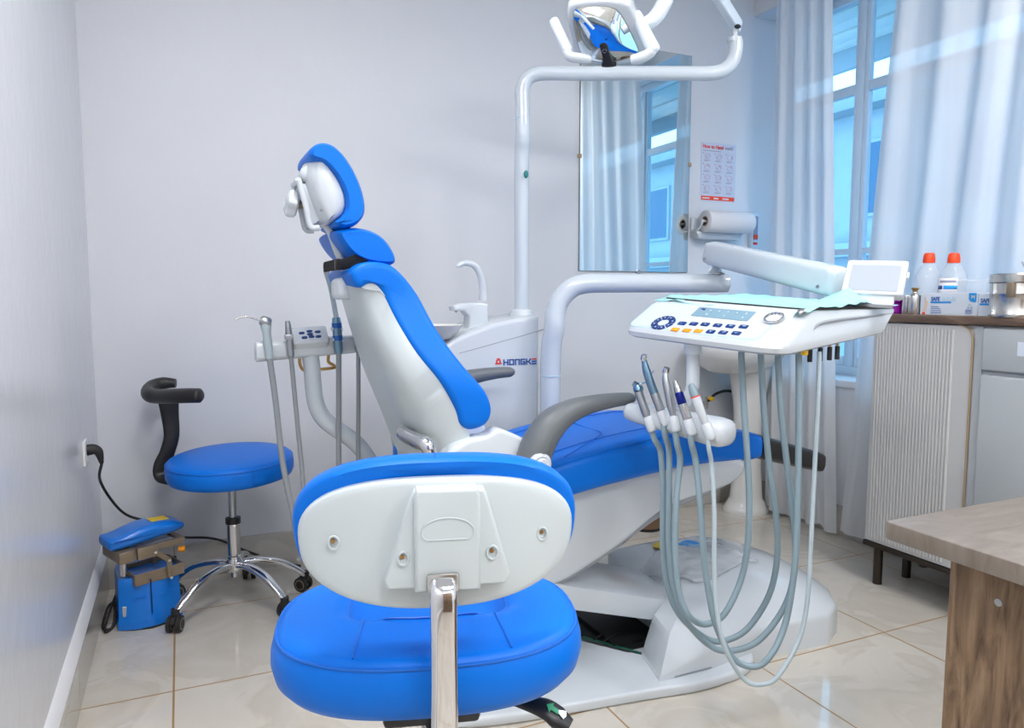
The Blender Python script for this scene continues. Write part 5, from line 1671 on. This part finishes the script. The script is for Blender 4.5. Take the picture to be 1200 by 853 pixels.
ps = thing('hand_washing_poster', 'pale hand washing instruction sheet with orange foot band on the back wall', 'poster', at_y(841, 202, YB))
pa, pb = at_y(822, 168, YB), at_y(860.5, 236, YB)
x0, x1, z1, z0 = pa.x, pb.x, at_y(841, 168, YB).z, at_y(841, 236, YB).z
sh = MB().box((x0, YB - .003, z0), (x1, YB, z1)).build('sheet', 'poster_paper', ps, smooth=False)
wP, hP = x1 - x0, z1 - z0
PMt = basis((x0, YB - .0032, z0), (1, 0, 0), (0, 0, 1), (0, -1, 0))
MB().box((.004, .004, -.0005), (wP - .004, .026, .0004), M=PMt).build('foot_band', 'cap_orange', sh, smooth=False, label='orange band along the foot')
PL = MW[ps.name].inverted() @ PMt
text('heading', 'How to Hand', .030, 'red_print', sh, PL @ Matrix.Translation((.008, hP - .032, .0006)), bold=.0006, sx=.85)
text('heading', 'wash?', .030, 'print_grey', sh, PL @ Matrix.Translation((.160, hP - .032, .0006)), bold=.0002, sx=.85)
lm_ = MB(); lp_ = MB(); li_ = MB()
lp_.box((.008, hP - .047, 0), (wP * .55, hP - .043, .0006), M=PMt)
for r_ in range(4):
    for c_ in range(3):
        cx_ = wP * (.17 + .33 * c_); cz_ = hP - .080 - .058 * r_
        lm_ = MB()
        lm_.tube([PMt @ Vector((cx_ + .019 * math.cos(a), cz_ + .006 + .016 * math.sin(a), .0006)) for a in [2 * PI * k / 14 for k in range(14)]], .0011, 5, 1, True)
        for k in range(3):
            a = random.uniform(0, 6)
            lm_.tube([PMt @ Vector((cx_ + .012 * math.cos(a + k * 2 + t), cz_ + .006 + (.004 + .006 * t) * math.sin(a + k * 2 + t), .0006)) for t in (0, .6, 1.2)], .0013, 5, 2)
        lm_.build('hand_drawing', 'print_pink', sh)
        lp_.box((cx_ - .030, cz_ + .018, 0), (cx_ - .024, cz_ + .024, .0006), M=PMt)
        lp_.box((cx_ - .024, cz_ - .018, 0), (cx_ + .020, cz_ - .0155, .0006), M=PMt)
        lp_.box((cx_ - .024, cz_ - .0225, 0), (cx_ + .008, cz_ - .020, .0006), M=PMt)
lp_.build('captions', 'print_grey', sh, smooth=False)
bb = MB()
for xx, ww in ((.012, .05), (.09, .034), (.152, .044)): bb.box((xx, .011, .0003), (xx + ww, .018, .0008), M=PMt)
bb.build('foot_lettering', 'paper_white', sh, smooth=False)

# paper towel roll on its holder
rz, ry_ = 1.60, YB - .105
ra = at_y(826, 258, ry_); rb = at_y(878, 261, ry_)
tr_ = thing('towel_holder', 'white plastic paper towel holder fixed below the poster', 'towel holder', (ra.x, YB, ra.z - .05))
hh = MB()
z_c = (ra.z + rb.z) / 2 - .004
hh.box((ra.x - .020, YB - .020, z_c - .075), (rb.x + .010, YB, z_c + .03), .008, 3)
hh.prism([(ra.x - .026, z_c - .05), (ra.x - .014, z_c - .092), (rb.x - .035, z_c - .092), (rb.x - .015, z_c - .055)], 'y', YB - .075, YB - .02, .008, 3)
hh.build('back_plate', 'white_plastic', tr_)
for xx in (ra.x - .020, rb.x + .008):
    MB().tube([(xx, YB - .02, z_c - .05), (xx, YB - .07, z_c - .045), (xx, ry_, z_c - .015), (xx, ry_, z_c + .008)], .007, 10, 4, flat=.8).build('arm', 'white_plastic', tr_)
MB().rod((ra.x - .026, ry_, z_c), (rb.x + .012, ry_, z_c), .008).build('spindle', 'white_plastic', tr_)
pr_ = thing('paper_towel_roll', 'white paper towel roll with brown core on the wall holder', 'paper roll', (ra.x, ry_, z_c))
rm = basis((ra.x, ry_, z_c), (0, 1, 0), (0, 0, 1), (1, 0, 0))
Lr = rb.x - ra.x
MB().lathe([(.026, 0), (.056, 0), (.0585, .003), (.0585, Lr - .003), (.056, Lr), (.026, Lr)], 48, rm, cap=False).build('paper', 'paper_white', pr_, ang=60)
MB().lathe([(.020, -.001), (.0262, -.001), (.0262, Lr + .001), (.020, Lr + .001)], 32, rm, cap=False).build('core', 'bin_brown', pr_, label='brown cardboard core')

th_ = at_y(884, 268, YB - .02)
tb = thing('wall_dispenser', 'narrow clear and white dispenser with orange marks right of the towel roll', 'dispenser', (th_.x, YB, th_.z))
za, zb2 = at_y(884, 250, YB).z, at_y(884, 291, YB).z
MB().box((th_.x - .026, YB - .03, zb2), (th_.x + .026, YB, za), .006, 2).build('body', 'aluminium_white', tb)
MB().box((th_.x - .016, YB - .034, zb2 + .045), (th_.x + .016, YB - .029, za - .02), .002, 1).build('window', 'print_grey', tb)
MB().box((th_.x - .016, YB - .036, zb2 + .050), (th_.x + .016, YB - .030, zb2 + .075), .002, 1).build('orange_level', 'cap_orange', tb, label='orange level block')
MB().box((th_.x - .014, YB - .034, zb2 + .018), (th_.x + .014, YB - .029, zb2 + .032), .001, 1).build('red_mark', 'red_print', tb)

# ------------------------------------------------------------------ wash basin in the corner
bx_c, by_c = 2.73, 3.12
wb = thing('wash_basin', 'white ceramic wash basin on a pedestal below the towel roll', 'wash basin', (bx_c, by_c, 0))
rings = []
for z, k in ((.79, .50), (.80, .58), (.83, .76), (.87, .92), (.905, .99), (.93, 1.0), (.94, .985), (.94, .93), (.925, .86), (.88, .76), (.84, .5), (.83, .2), (.828, .05)):
    rings.append([(bx_c + x * k, by_c + y * k + (1 - k) * .05, z) for x, y in [(a, b if b < .2 else .2 + (b - .2) * .6) for a, b in selip(.255, .215, 2.6, 48)]])
MB().loft(rings).build('bowl', 'ceramic', wb, ang=60)
prof_ = [(0, 0), (.125, 0), (.125, .02), (.112, .035), (.088, .08), (.075, .25), (.074, .45), (.084, .62), (.105, .74), (.125, .82), (0, .82)]
rings = [[(bx_c + .13 + r * 1.05 * math.cos(2 * PI * j / 40), by_c + .04 + r * .95 * math.sin(2 * PI * j / 40), z) for j in range(40)] for r, z in prof_]
MB().loft(rings).build('pedestal', 'ceramic', wb, ang=50)
MB().tube([(bx_c, YB - .06, .94), (bx_c, YB - .06, 1.03), (bx_c, YB - .10, 1.07), (bx_c, YB - .16, 1.06), (bx_c, YB - .165, 1.03)], .012, 14, 5).build('tap', 'chrome', wb)
vp = at_y(832, 467, YB - .04)
MB().rod((vp.x - .03, YB - .003, vp.z - .03), (vp.x - .03, YB - .05, vp.z - .03), .012).rod((vp.x - .03, YB - .045, vp.z - .055), (vp.x - .03, YB - .045, vp.z + .012), .009).build('stop_valve', 'steel', wb)
MB().sphere((vp.x, YB - .05, vp.z), .018, sc=(1.1, .8, .8)).build('valve_handle', 'valve_yellow', wb)
hp2 = [at_y(px, py, YB - .05) for px, py in ((830, 470), (838, 462), (849, 458), (858, 459), (864, 465), (866, 490), (866, 508))]
MB().tube(hp2, .008, 10, 6).build('water_hose', 'black_rubber', wb)
bn = at_z(758, 618, 0)
wbn = thing('waste_bin', 'brown round waste bin on the floor behind the dental chair base', 'bin', (2.17, 3.13, 0))
MB().lathe([(0, .004), (.078, .004), (.082, .012), (.098, .30), (.102, .305), (.098, .31), (.094, .30), (.079, .02), (0, .015)], 40, Matrix.Translation((2.17, 3.13, 0))).build('bucket', 'bin_brown', wbn)
MB().lathe([(0, 0), (.083, 0), (.0845, .006), (.083, .014), (0, .014)], 40, Matrix.Translation((2.17, 3.13, 0))).build('foot_ring', 'black_rubber', wbn)

# clear packet lying on the base cover
from mathutils.bvhtree import BVHTree
bvh = BVHTree.FromPolygons([tuple(v) for v in dome_mb.v], [f for f in dome_mb.f])
def on_dome(x, y, z0=.03):
    h = bvh.ray_cast(Vector((x, y, 1)), Vector((0, 0, -1)))[0]
    return h.z if h else z0
def dome_px(px, py):
    r = ray(px, py)
    h = bvh.ray_cast(EYE, r)[0]
    return h
pc = dome_px(812, 655) or Vector((1.9, 2.4, .18))
pkt = thing('plastic_packet', 'crumpled clear plastic packet with blue and yellow print on the chair base', 'packet', pc)
vs, fs = [], []
n_ = 26
def film(x, y, up=0): return on_dome(x, y) + .006 + up + .012 * abs(noise.noise(Vector((x * 14, y * 14, 2)))) + .007 * abs(noise.noise(Vector((x * 32, y * 27, 7))))
for i in range(n_ + 1):
    for j in range(n_ + 1):
        u, v = i / n_ - .5, j / n_ - .5
        x = pc.x + .02 + .36 * u; y = pc.y + .34 * v + .04 * math.sin(4 * u)
        vs.append((x, y, film(x, y)))
for i in range(n_):
    for j in range(n_):
        a = i * (n_ + 1) + j
        fs.append([a, a + 1, a + n_ + 2, a + n_ + 1])
o = MB().add(vs, fs).build('film', 'cling_plastic', pkt, ang=60)
md = o.modifiers.new('thick', 'SOLIDIFY'); md.thickness = .001
def patch(pxs, name, m):
    pts = [dome_px(*p) for p in pxs]
    pts = [p for p in pts if p is not None]
    poly = smooth_poly([(p.x, p.y) for p in pts], 4)
    top = [(x, y, film(x, y, .0015)) for x, y in poly]; bot = [(x, y, film(x, y, -.001)) for x, y in poly]
    MB().loft([bot, top]).build(name, m, pkt)
patch([(795, 641), (803, 636.5), (815, 637), (824, 643), (812, 644.5)], 'blue_print', 'print_cyan')
patch([(764, 643), (772, 638), (780, 640), (776, 645)], 'yellow_print', 'yellow_sticker')

# ------------------------------------------------------------------ sideboard along the window wall
FX = 2.59
sb = thing('sideboard', 'pale sideboard with fluted door and brown top standing before the curtains', 'sideboard', (2.72, 1.5, 0))
sy0, sy1 = .70, 2.155
czt = 1.128
MB().box((FX + .012, sy0, .178), (2.86, sy1 - .004, czt - .032), .003, 1).build('carcass', 'cabinet_white', sb)
MB().box((FX - .012, sy0 - .01, czt - .030), (2.875, sy1 + .012, czt), .003, 2).build('top', 'sideboard_top', sb)
MB().box((FX - .002, sy0, .160), (2.86, sy1, .180), .002, 1).build('bottom_rail', 'dark_bronze', sb)
# fluted door: half round ribs, the corner at the upper right is rounded
yd1, yd0 = sy1 - .010, at_x(1134, 480, FX).y
dz0, dz1 = .186, czt - .036
fm = MB()
r_c = .05
def door_outline(y0, y1, z0, z1, r):
    out = [(y1, z0), (y1, z1)]
    for k in range(9):
        a = R(90 * k / 8)
        out.append((y0 + r - r * math.sin(a), z1 - r + r * math.cos(a)))
    out.append((y0, z0))
    return out
fm.prism(door_outline(yd0, yd1, dz0, dz1, r_c), 'x', FX, FX + .014)
dr_ = fm.build('door', 'cabinet_white', sb)
ribs = MB()
yr0, yr1 = yd0 + .065, yd1 - .012
nr = 24
for k in range(nr):
    yy = yr0 + (yr1 - yr0) * (k + .5) / nr
    hw = (yr1 - yr0) / nr * .46
    pts = [(FX + .001 - .0065 * math.sin(PI * j / 6), yy + hw * math.cos(PI * j / 6)) for j in range(7)]
    ribs.loft([[(x, y, z) for x, y in pts] for z in (dz0 + .012, dz1 - .014)])
ribs.build('fluting', 'cabinet_white', dr_, ang=80)
ge = [(FX - .0005, y, z) for y, z in door_outline(yd0 - .004, yd1, dz0, dz1 + .003, r_c + .003)[1:]]
MB().tube(ge[1:], .0035, 6, 1).build('gold_edge', 'gold_trim', dr_)
# stile between the doors
ys1, ys0 = yd0 - .008, at_x(1146, 480, FX).y
MB().box((FX + .006, ys0, dz0), (FX + .012, ys1, dz1)).build('stile', 'cabinet_grey', sb)
zsp = at_x(1172, 441, FX).z
dwo = MB().prism(door_outline(sy0 + .3, ys0 - .003, zsp + .016, dz1, .0)[:2] + [(sy0 + .2, dz1), (sy0 + .2, zsp + .016)], 'x', FX - .004, FX + .012, .0)
dw = MB().box((FX - .006, sy0 + .42, zsp + .016), (FX + .012, ys0 - .003, dz1 - .004), .008, 3).build('drawer', 'cabinet_grey', sb)
MB().box((FX + .008, sy0 + .42, zsp - .001), (FX + .014, ys0 - .003, zsp + .017)).build('finger_gap', 'gap_grey', sb)
p = at_x(1196, 409, FX)
MB().box((FX - .008, p.y - .02, p.z - .024), (FX - .005, p.y + .006, p.z + .024)).build('sticker', 'card_white', dw)
MB().box((FX - .006, sy0 + .42, dz0), (FX + .012, ys0 - .003, zsp), .008, 3).build('cupboard_door', 'cabinet_grey', sb)
MB().box((FX - .006, sy0 + .01, dz0), (FX + .012, sy0 + .415, dz1 - .004), .008, 3).build('cupboard_door', 'cabinet_grey', sb)
for yy in (sy1 - .05, sy0 + .08):
    for xx in (FX + .035, 2.80):
        o = MB().rod((xx, yy, 0), (xx, yy, .155), .018).build('leg', 'dark_bronze', sb)
    MB().box((FX + .03, yy - .012, .138), (2.82, yy + .012, .162), .002, 1).build('leg_bar', 'dark_bronze', sb)
yy = at_x(1078, 660, FX + .12).y
MB().rod((FX + .14, yy, .10), (FX + .14, yy, .16), .018).build('leg', 'dark_bronze', sb)

# ------------------------------------------------------------------ things on the sideboard (x 2.59-2.86, top at czt)
def TX(px, x=2.66): return at_x(px, 368, x).y
# glove cartons: long face towards the room
def carton(name, label, px0, px1, x0, x1, ztop_py, second=False):
    ya, yb_ = at_x(px0, 366, x0).y, at_x(px1, 366, x0).y
    zt_ = at_x((px0 + px1) / 2, ztop_py, x0).z
    t = thing(name, label, 'box', ((x0 + x1) / 2, (ya + yb_) / 2, czt), group='glove cartons on the sideboard')
    b = MB().box((x0, yb_, czt), (x1, ya, zt_), .001, 1).build('carton', 'card_white', t)
    w_ = ya - yb_; h_ = zt_ - czt
    M_ = basis((x0 - .0004, ya, czt), (0, -1, 0), (0, 0, 1), (-1, 0, 0))
    return t, b, w_, h_, M_
GX0, GX1 = 2.655, 2.735
t, b, w_, h_, M_ = carton('glove_box', 'pale glove carton showing a hand and blue lettering, on the sideboard', 1078, 1144.5, GX0, GX1, 343)
ML = MW[t.name].inverted() @ M_
sz = h_ * .25
text('lettering', 'SAFE', sz, 'print_blue', b, ML @ Matrix.Translation((w_ * .20, h_ * .64, .0002)), bold=.0006, sx=.80)
text('lettering', 'GLOVES', sz, 'print_pale', b, ML @ Matrix.Translation((w_ * .40, h_ * .64, .0002)), bold=.0, sx=.72)
MB().box((w_ * .19, h_ * .53, -.0002), (w_ * .56, h_ * .61, .0008), .0002, 1, M_).build('blue_stripe', 'print_cyan', b)
tabp = [(w_ * .86, h_ * .985), (w_ * .985, h_ * .985), (w_ * .985, h_ * .60), (w_ * .94, h_ * .585), (w_ * .89, h_ * .62), (w_ * .86, h_ * .70)]
m_ = MB().prism(tabp, 'z', -.0002, .0008); m_.v = [M_ @ v for v in m_.v]
m_.build('size_tab', 'print_cyan', b, smooth=False)
text('size_letter', 'M', h_ * .22, 'paper_white', b, ML @ Matrix.Translation((w_ * .900, h_ * .74, .0010)), bold=.0002)
l_ = MB()
for k, ww in enumerate((.14, .17, .19, .19)): l_.box((w_ * .20, h_ * (.36 - .09 * k), -.0002), (w_ * (.20 + ww), h_ * (.385 - .09 * k), .0007), M=M_)
for k in range(4): l_.box((w_ * .81, h_ * (.24 - .05 * k), -.0002), (w_ * (.93 - .02 * (k % 2)), h_ * (.26 - .05 * k), .0007), M=M_)
l_.box((w_ * .84, h_ * .33, -.0002), (w_ * .93, h_ * .35, .0007), M=M_)
l_.build('small_lettering', 'print_blue', b, smooth=False)
MB().tube([M_ @ Vector((w_ * .885 + .006 * math.cos(a), h_ * .42 + .007 * math.sin(a), .0004)) for a in [2 * PI * k / 16 for k in range(16)]], .0009, 5, 1, True).build('drop_mark', 'print_pale', b)
hm_ = smooth_poly([(w_ * .06, h_ * .10), (w_ * .085, h_ * .45), (w_ * .08, h_ * .72), (w_ * .10, h_ * .84), (w_ * .12, h_ * .66), (w_ * .15, h_ * .60), (w_ * .135, h_ * .42), (w_ * .10, h_ * .10)], 3)
m_ = MB().prism(hm_, 'z', -.0002, .0007); m_.v = [M_ @ v for v in m_.v]; m_.build('hand_picture', 'print_skin', b, smooth=False)
MB().box((w_ * .045, h_ * .02, -.0002), (w_ * .10, h_ * .11, .0009), M=M_).build('orange_corner', 'cap_orange', b)
t, b, w_, h_, M_ = carton('glove_box', 'pale glove carton partly hidden behind the steel drum on the sideboard', 1146, 1200, GX0 + .005, GX1 + .005, 344)
ML = MW[t.name].inverted() @ M_
text('lettering', 'SAFE', sz, 'print_blue', b, ML @ Matrix.Translation((w_ * .05, h_ * .60, .0002)), bold=.0006, sx=.80)
text('lettering', 'GLOVES', sz, 'print_pale', b, ML @ Matrix.Translation((w_ * .30, h_ * .60, .0002)), sx=.72)
MB().box((w_ * .03, h_ * .48, -.0002), (w_ * .45, h_ * .57, .0008), .0002, 1, M_).build('blue_stripe', 'print_cyan', b)

# steel sterilising drum
dxc = GX0 - .005
dR = (at_x(1163, 350, dxc).y - at_x(1222, 350, dxc).y) / 2 * .98
dyc = at_x(1163, 350, dxc).y - dR * 1.03
dz = at_x(1185, 321, dxc).z
dT = thing('sterilising_drum', 'round stainless steel drum with lid at the right end of the sideboard', 'drum', (dxc, dyc, czt))
hd = dz - czt
Dm = Matrix.Translation((dxc, dyc, czt))
DR = min(dR, .095)
MB().lathe([(0, 0), (DR * .98, 0), (DR, .004), (DR, .012), (DR * .985, .014), (DR * .985, hd * .52), (DR * .995, hd * .53), (DR * .995, hd * .55), (DR * .985, hd * .56), (DR * .985, hd * .84), (0, hd * .84)], 56, Dm).build('drum_body', 'steel', dT)
MB().lathe([(DR * .985, hd * .80), (DR * 1.02, hd * .80), (DR * 1.025, hd * .83), (DR * 1.025, hd * .97), (DR * .98, hd), (DR * .5, hd * 1.01), (0, hd * 1.012)], 56, Dm).build('lid', 'steel', dT)
MB().lathe([(DR * 1.03, hd * .785), (DR * 1.034, hd * .79), (DR * 1.034, hd * .80), (DR * 1.0, hd * .805)], 56, Dm, cap=False).build('dark_joint', 'dark_bronze', dT)
a = R(200)
p = Vector((dxc + DR * math.cos(a), dyc + DR * math.sin(a), czt))
MB().box((p.x - .012, p.y - .012, p.z + hd * .45), (p.x + .006, p.y + .012, p.z + hd * .80), .003, 2).build('catch', 'bronze', dT)

# small steel containers
def canister(name, label, px0, px1, x, pyt, neck, mat_='steel'):
    ya, yb_ = at_x(px0, 360, x).y, at_x(px1, 360, x).y
    r = (ya - yb_) / 2; yc = (ya + yb_) / 2
    zt_ = at_x((px0 + px1) / 2, pyt, x).z; H_ = zt_ - czt
    t = thing(name, label, 'canister', (x, yc, czt))
    M__ = Matrix.Translation((x, yc, czt))
    if neck:
        MB().lathe([(0, 0), (r * .95, 0), (r, .003), (r, H_ * .66), (r * .9, H_ * .72), (r * .45, H_ * .80), (r * .40, H_ * .86), (0, H_ * .86)], 32, M__).build('body', mat_, t)
        MB().lathe([(0, H_ * .84), (r * .42, H_ * .84), (r * .45, H_ * .90), (r * .62, H_ * .94), (r * .66, H_ * .97), (r * .5, H_), (0, H_)], 24, M__).build('cap', 'brass', t)
    else:
        MB().lathe([(0, 0), (r * .97, 0), (r, .003), (r, H_ * .96), (r * .96, H_), (0, H_)], 32, M__).build('body', mat_, t)
        MB().lathe([(r * .99, H_ * .80), (r * 1.03, H_ * .81), (r * 1.03, H_ * .95), (r * .97, H_ * 1.005), (0, H_ * 1.01)], 32, M__, cap=False).build('cap', mat_, t)
    return t
canister('steel_canister', 'short steel canister between the purple bottle and the brass necked canister', 1057.5, 1067, 2.70, 346, False, 'steel')
canister('steel_canister', 'small steel canister with brass neck left of the glove carton', 1065.5, 1077.5, 2.655, 337, True)
canister('steel_canister', 'steel canister with brass cap peeping over the glove carton', 1101, 1117, 2.765, 335, True)
# purple bottle
pyc = at_x(1050, 360, 2.70).y
pbT = thing('purple_bottle', 'small purple bottle at the left end of the sideboard top', 'bottle', (2.70, pyc, czt))
zt_ = at_x(1050, 347, 2.70).z; H_ = zt_ - czt
Mp = Matrix.Translation((2.70, pyc, czt))
MB().lathe([(0, 0), (.022, 0), (.025, .004), (.025, H_ * .62), (.020, H_ * .70), (0, H_ * .70)], 28, Mp).build('body', 'purple_plastic', pbT)
MB().lathe([(0, H_ * .66), (.030, H_ * .66), (.032, H_ * .72), (.032, H_ * .94), (.028, H_), (0, H_)], 28, Mp).build('cap', 'purple_plastic', pbT)
# clear bottles with orange caps
def cbottle(px, label, x, lab):
    yc = at_x(px, 330, x).y
    t = thing('clear_bottle', label, 'bottle', (x, yc, czt), group='clear bottles with orange caps')
    zc0, zc1 = at_x(px, 307, x).z - czt, at_x(px, 296.5, x).z - czt
    M__ = Matrix.Translation((x, yc, czt))
    R_ = .052
    pr__ = [(0, .002), (R_ * .94, .002), (R_, .010), (R_, zc0 * .62), (R_ * .93, zc0 * .74), (R_ * .66, zc0 * .90), (R_ * .40, zc0 * .97), (R_ * .38, zc0 + .004), (R_ * .34, zc0 + .004), (R_ * .36, zc0 * .96), (R_ * .62, zc0 * .88), (R_ * .89, zc0 * .73), (R_ * .96, zc0 * .62), (R_ * .96, .012), (0, .006)]
    MB().lathe(pr__, 36, M__).build('body', 'clear_plastic', t)
    MB().lathe([(0, zc0 - .004), (.0225, zc0 - .004), (.0225, zc0 + .012), (.020, zc1 - .006), (.015, zc1), (0, zc1)], 28, M__).build('cap', 'cap_orange', t, label='orange screw cap')
    if lab:
        arc_ = [(R_ * 1.01 * math.cos(a), R_ * 1.01 * math.sin(a)) for a in [R(150 + 6 * k) for k in range(15)]]
        def wrap(z0, z1, nm, m_, k0=0, k1=15, dr=1.0):
            a_ = arc_[k0:k1]
            mm_ = MB().loft([[(x + px_ * s__ * dr, yc + py_ * s__ * dr, czt + z) for s__ in (1,) for px_, py_ in a_] for z in (z0, z1)], cap=False, closed=False)
            o = mm_.build(nm, m_, t); mdx = o.modifiers.new('t', 'SOLIDIFY'); mdx.thickness = .0006; mdx.offset = 1
        za_, zb_ = at_x(px, 344, x).z - czt, at_x(px, 326, x).z - czt
        hl = zb_ - za_
        wrap(za_ - .02, zb_, 'bottle_label', 'paper_white')
        wrap(za_ + hl * .28, za_ + hl * .52, 'label_stripe', 'print_cyan', 5, 15, 1.012)
        wrap(za_ + hl * .28, za_ + hl * .52, 'label_stripe', 'navy', 0, 5, 1.012)
        wrap(za_ + hl * .72, za_ + hl * .86, 'label_print', 'print_grey', 2, 14, 1.012)
    return t
cbottle(1087.5, 'clear bottle with orange cap left of the labelled one behind the cartons', 2.80, False)
cbottle(1116.5, 'clear bottle with orange cap and white label behind the first glove carton', 2.79, True)
bxo = at_x(1128, 340, 2.795)
bt = thing('clear_box', 'low clear plastic box behind the first glove carton', 'box', (2.79, bxo.y - .03, czt))
ztb = at_x(1128, 328, 2.79).z
bm_ = MB().box((2.755, bxo.y - .10, czt), (2.84, bxo.y + .02, ztb), .004, 2).build('tub', 'clear_plastic', bt)
MB().box((2.753, bxo.y - .102, ztb - .006), (2.842, bxo.y + .022, ztb + .002), .002, 1).build('lid', 'clear_plastic', bt)
# tissue box behind the drum
ty = at_x(1197, 330, 2.80).y
tt = thing('tissue_box', 'white tissue box with a raised tissue behind the steel drum', 'box', (2.80, ty - .06, czt))
MB().box((2.755, ty - .18, czt), (2.845, ty, at_x(1197, 322, 2.80).z), .004, 2).build('carton', 'paper_white', tt)
zt_ = at_x(1197, 322, 2.80).z
MB().loft([[(2.80 + a * k, ty - .06 + b_ * k2, zt_ - .004 + z) for a, b_ in selip(.02, .055, 2, 20)] for z, k, k2 in ((0, .7, .8), (.02, .8, .9), (.045, .5, 1.15), (.052, .3, 1.2))]).build('tissue', 'paper_white', tt)

# ------------------------------------------------------------------ desk at the right edge
TZ = .75
tc_ = at_z(1038, 611, TZ)
dk = thing('desk', 'rustic wood desk with stone grey laminate top in the right foreground', 'desk', (1.75, .7, 0))
tx0, ty1 = tc_.x, tc_.y + .005
out = [(tx0 + .010, ty1), (tx0, ty1 - .014), (tx0, ty1 - 1.3), (tx0 + .9, ty1 - 1.3), (tx0 + .9, ty1)]
MB().prism([(tx0, ty1 - .012), (tx0 + .004, ty1 - .003), (tx0 + .014, ty1), (tx0 + .9, ty1), (tx0 + .9, ty1 - 1.3), (tx0, ty1 - 1.3)], 'z', TZ - .036, TZ, .003, 2).build('top', 'desk_top', dk)
lg_ = at_x(1104, 820, tx0 + .05)
ly1 = None
# side panel under the left edge of the top: its far edge is at image x about 1110
best = min([(abs((lambda v: 600 + 863 * (v.dot(RT) / v.dot(FW)))(Vector((tx0 + .05, yy / 500, .5)) - EYE) - 1108), yy / 500) for yy in range(0, 600)])
ly1 = best[1]
pl_ = MB().box((tx0 + .05, ty1 - 1.25, 0), (tx0 + .085, ly1, TZ - .036), .001, 1).build('side_panel', 'rustic_wood', dk)
sc2 = at_x(1170, 706, tx0 + .05)
sm_ = basis((tx0 + .05, sc2.y, sc2.z), (0, -1, 0), (0, 0, 1), (-1, 0, 0))
MB().lathe([(0, -.002), (.007, -.002), (.007, .0008), (.004, .0014), (0, .0010)], 24, sm_).build('cam_screw', 'satin_steel', pl_)
MB().box((tx0 + .12, ly1 - .06, .25), (tx0 + .88, ly1 - .04, TZ - .036), .001, 1).build('modesty_panel', 'rustic_wood', dk)
MB().box((tx0 + .82, ty1 - 1.25, 0), (tx0 + .855, ly1, TZ - .036), .001, 1).build('side_panel', 'rustic_wood', dk)
# ------------------------------------------------------------------ light and picture settings
w = bpy.data.worlds.new('world'); SC.world = w; w.use_nodes = True
bg = w.node_tree.nodes['Background']
bg.inputs['Color'].default_value = (.33, .66, 1.0, 1)
bg.inputs['Strength'].default_value = 4.0


def area(name, loc, rot, sx, sy, power, col):
    l = bpy.data.lights.new(name, 'AREA'); l.shape = 'RECTANGLE'; l.size = sx; l.size_y = sy; l.energy = power; l.color = col
    o = bpy.data.objects.new(name, l); COL.objects.link(o); o.location = loc; o.rotation_euler = rot
    return o


# light from the added, unseen ceiling panels and daylight through the window
for i, (x, y) in enumerate(((.30, -.65), (.25, 1.35), (1.7, -.65), (2.4, 1.0))):
    area('added_panel_lamp', (x, y, ZC - .045), (0, 0, 0), .55, .55, (25 if y < 0 else 20), (.985, .985, 1.0))
pt = area('window_portal', (XR + .31, (WY0 + WY1) / 2, (WZ0 + WZ1) / 2), (0, R(90), 0), WZ1 - WZ0, WY1 - WY0, 1, (1, 1, 1))
pt.data.cycles.is_portal = True

vs = SC.view_settings
vs.view_transform = 'Standard'
vs.look = 'None'
vs.gamma = 1
vs.use_curve_mapping = False
vs.exposure = -0.10
cy = SC.cycles
cy.use_denoising = True
cy.max_bounces = 8
cy.transparent_max_bounces = 16
cy.caustics_reflective = False
cy.caustics_refractive = False
cy.sample_clamp_indirect = 8
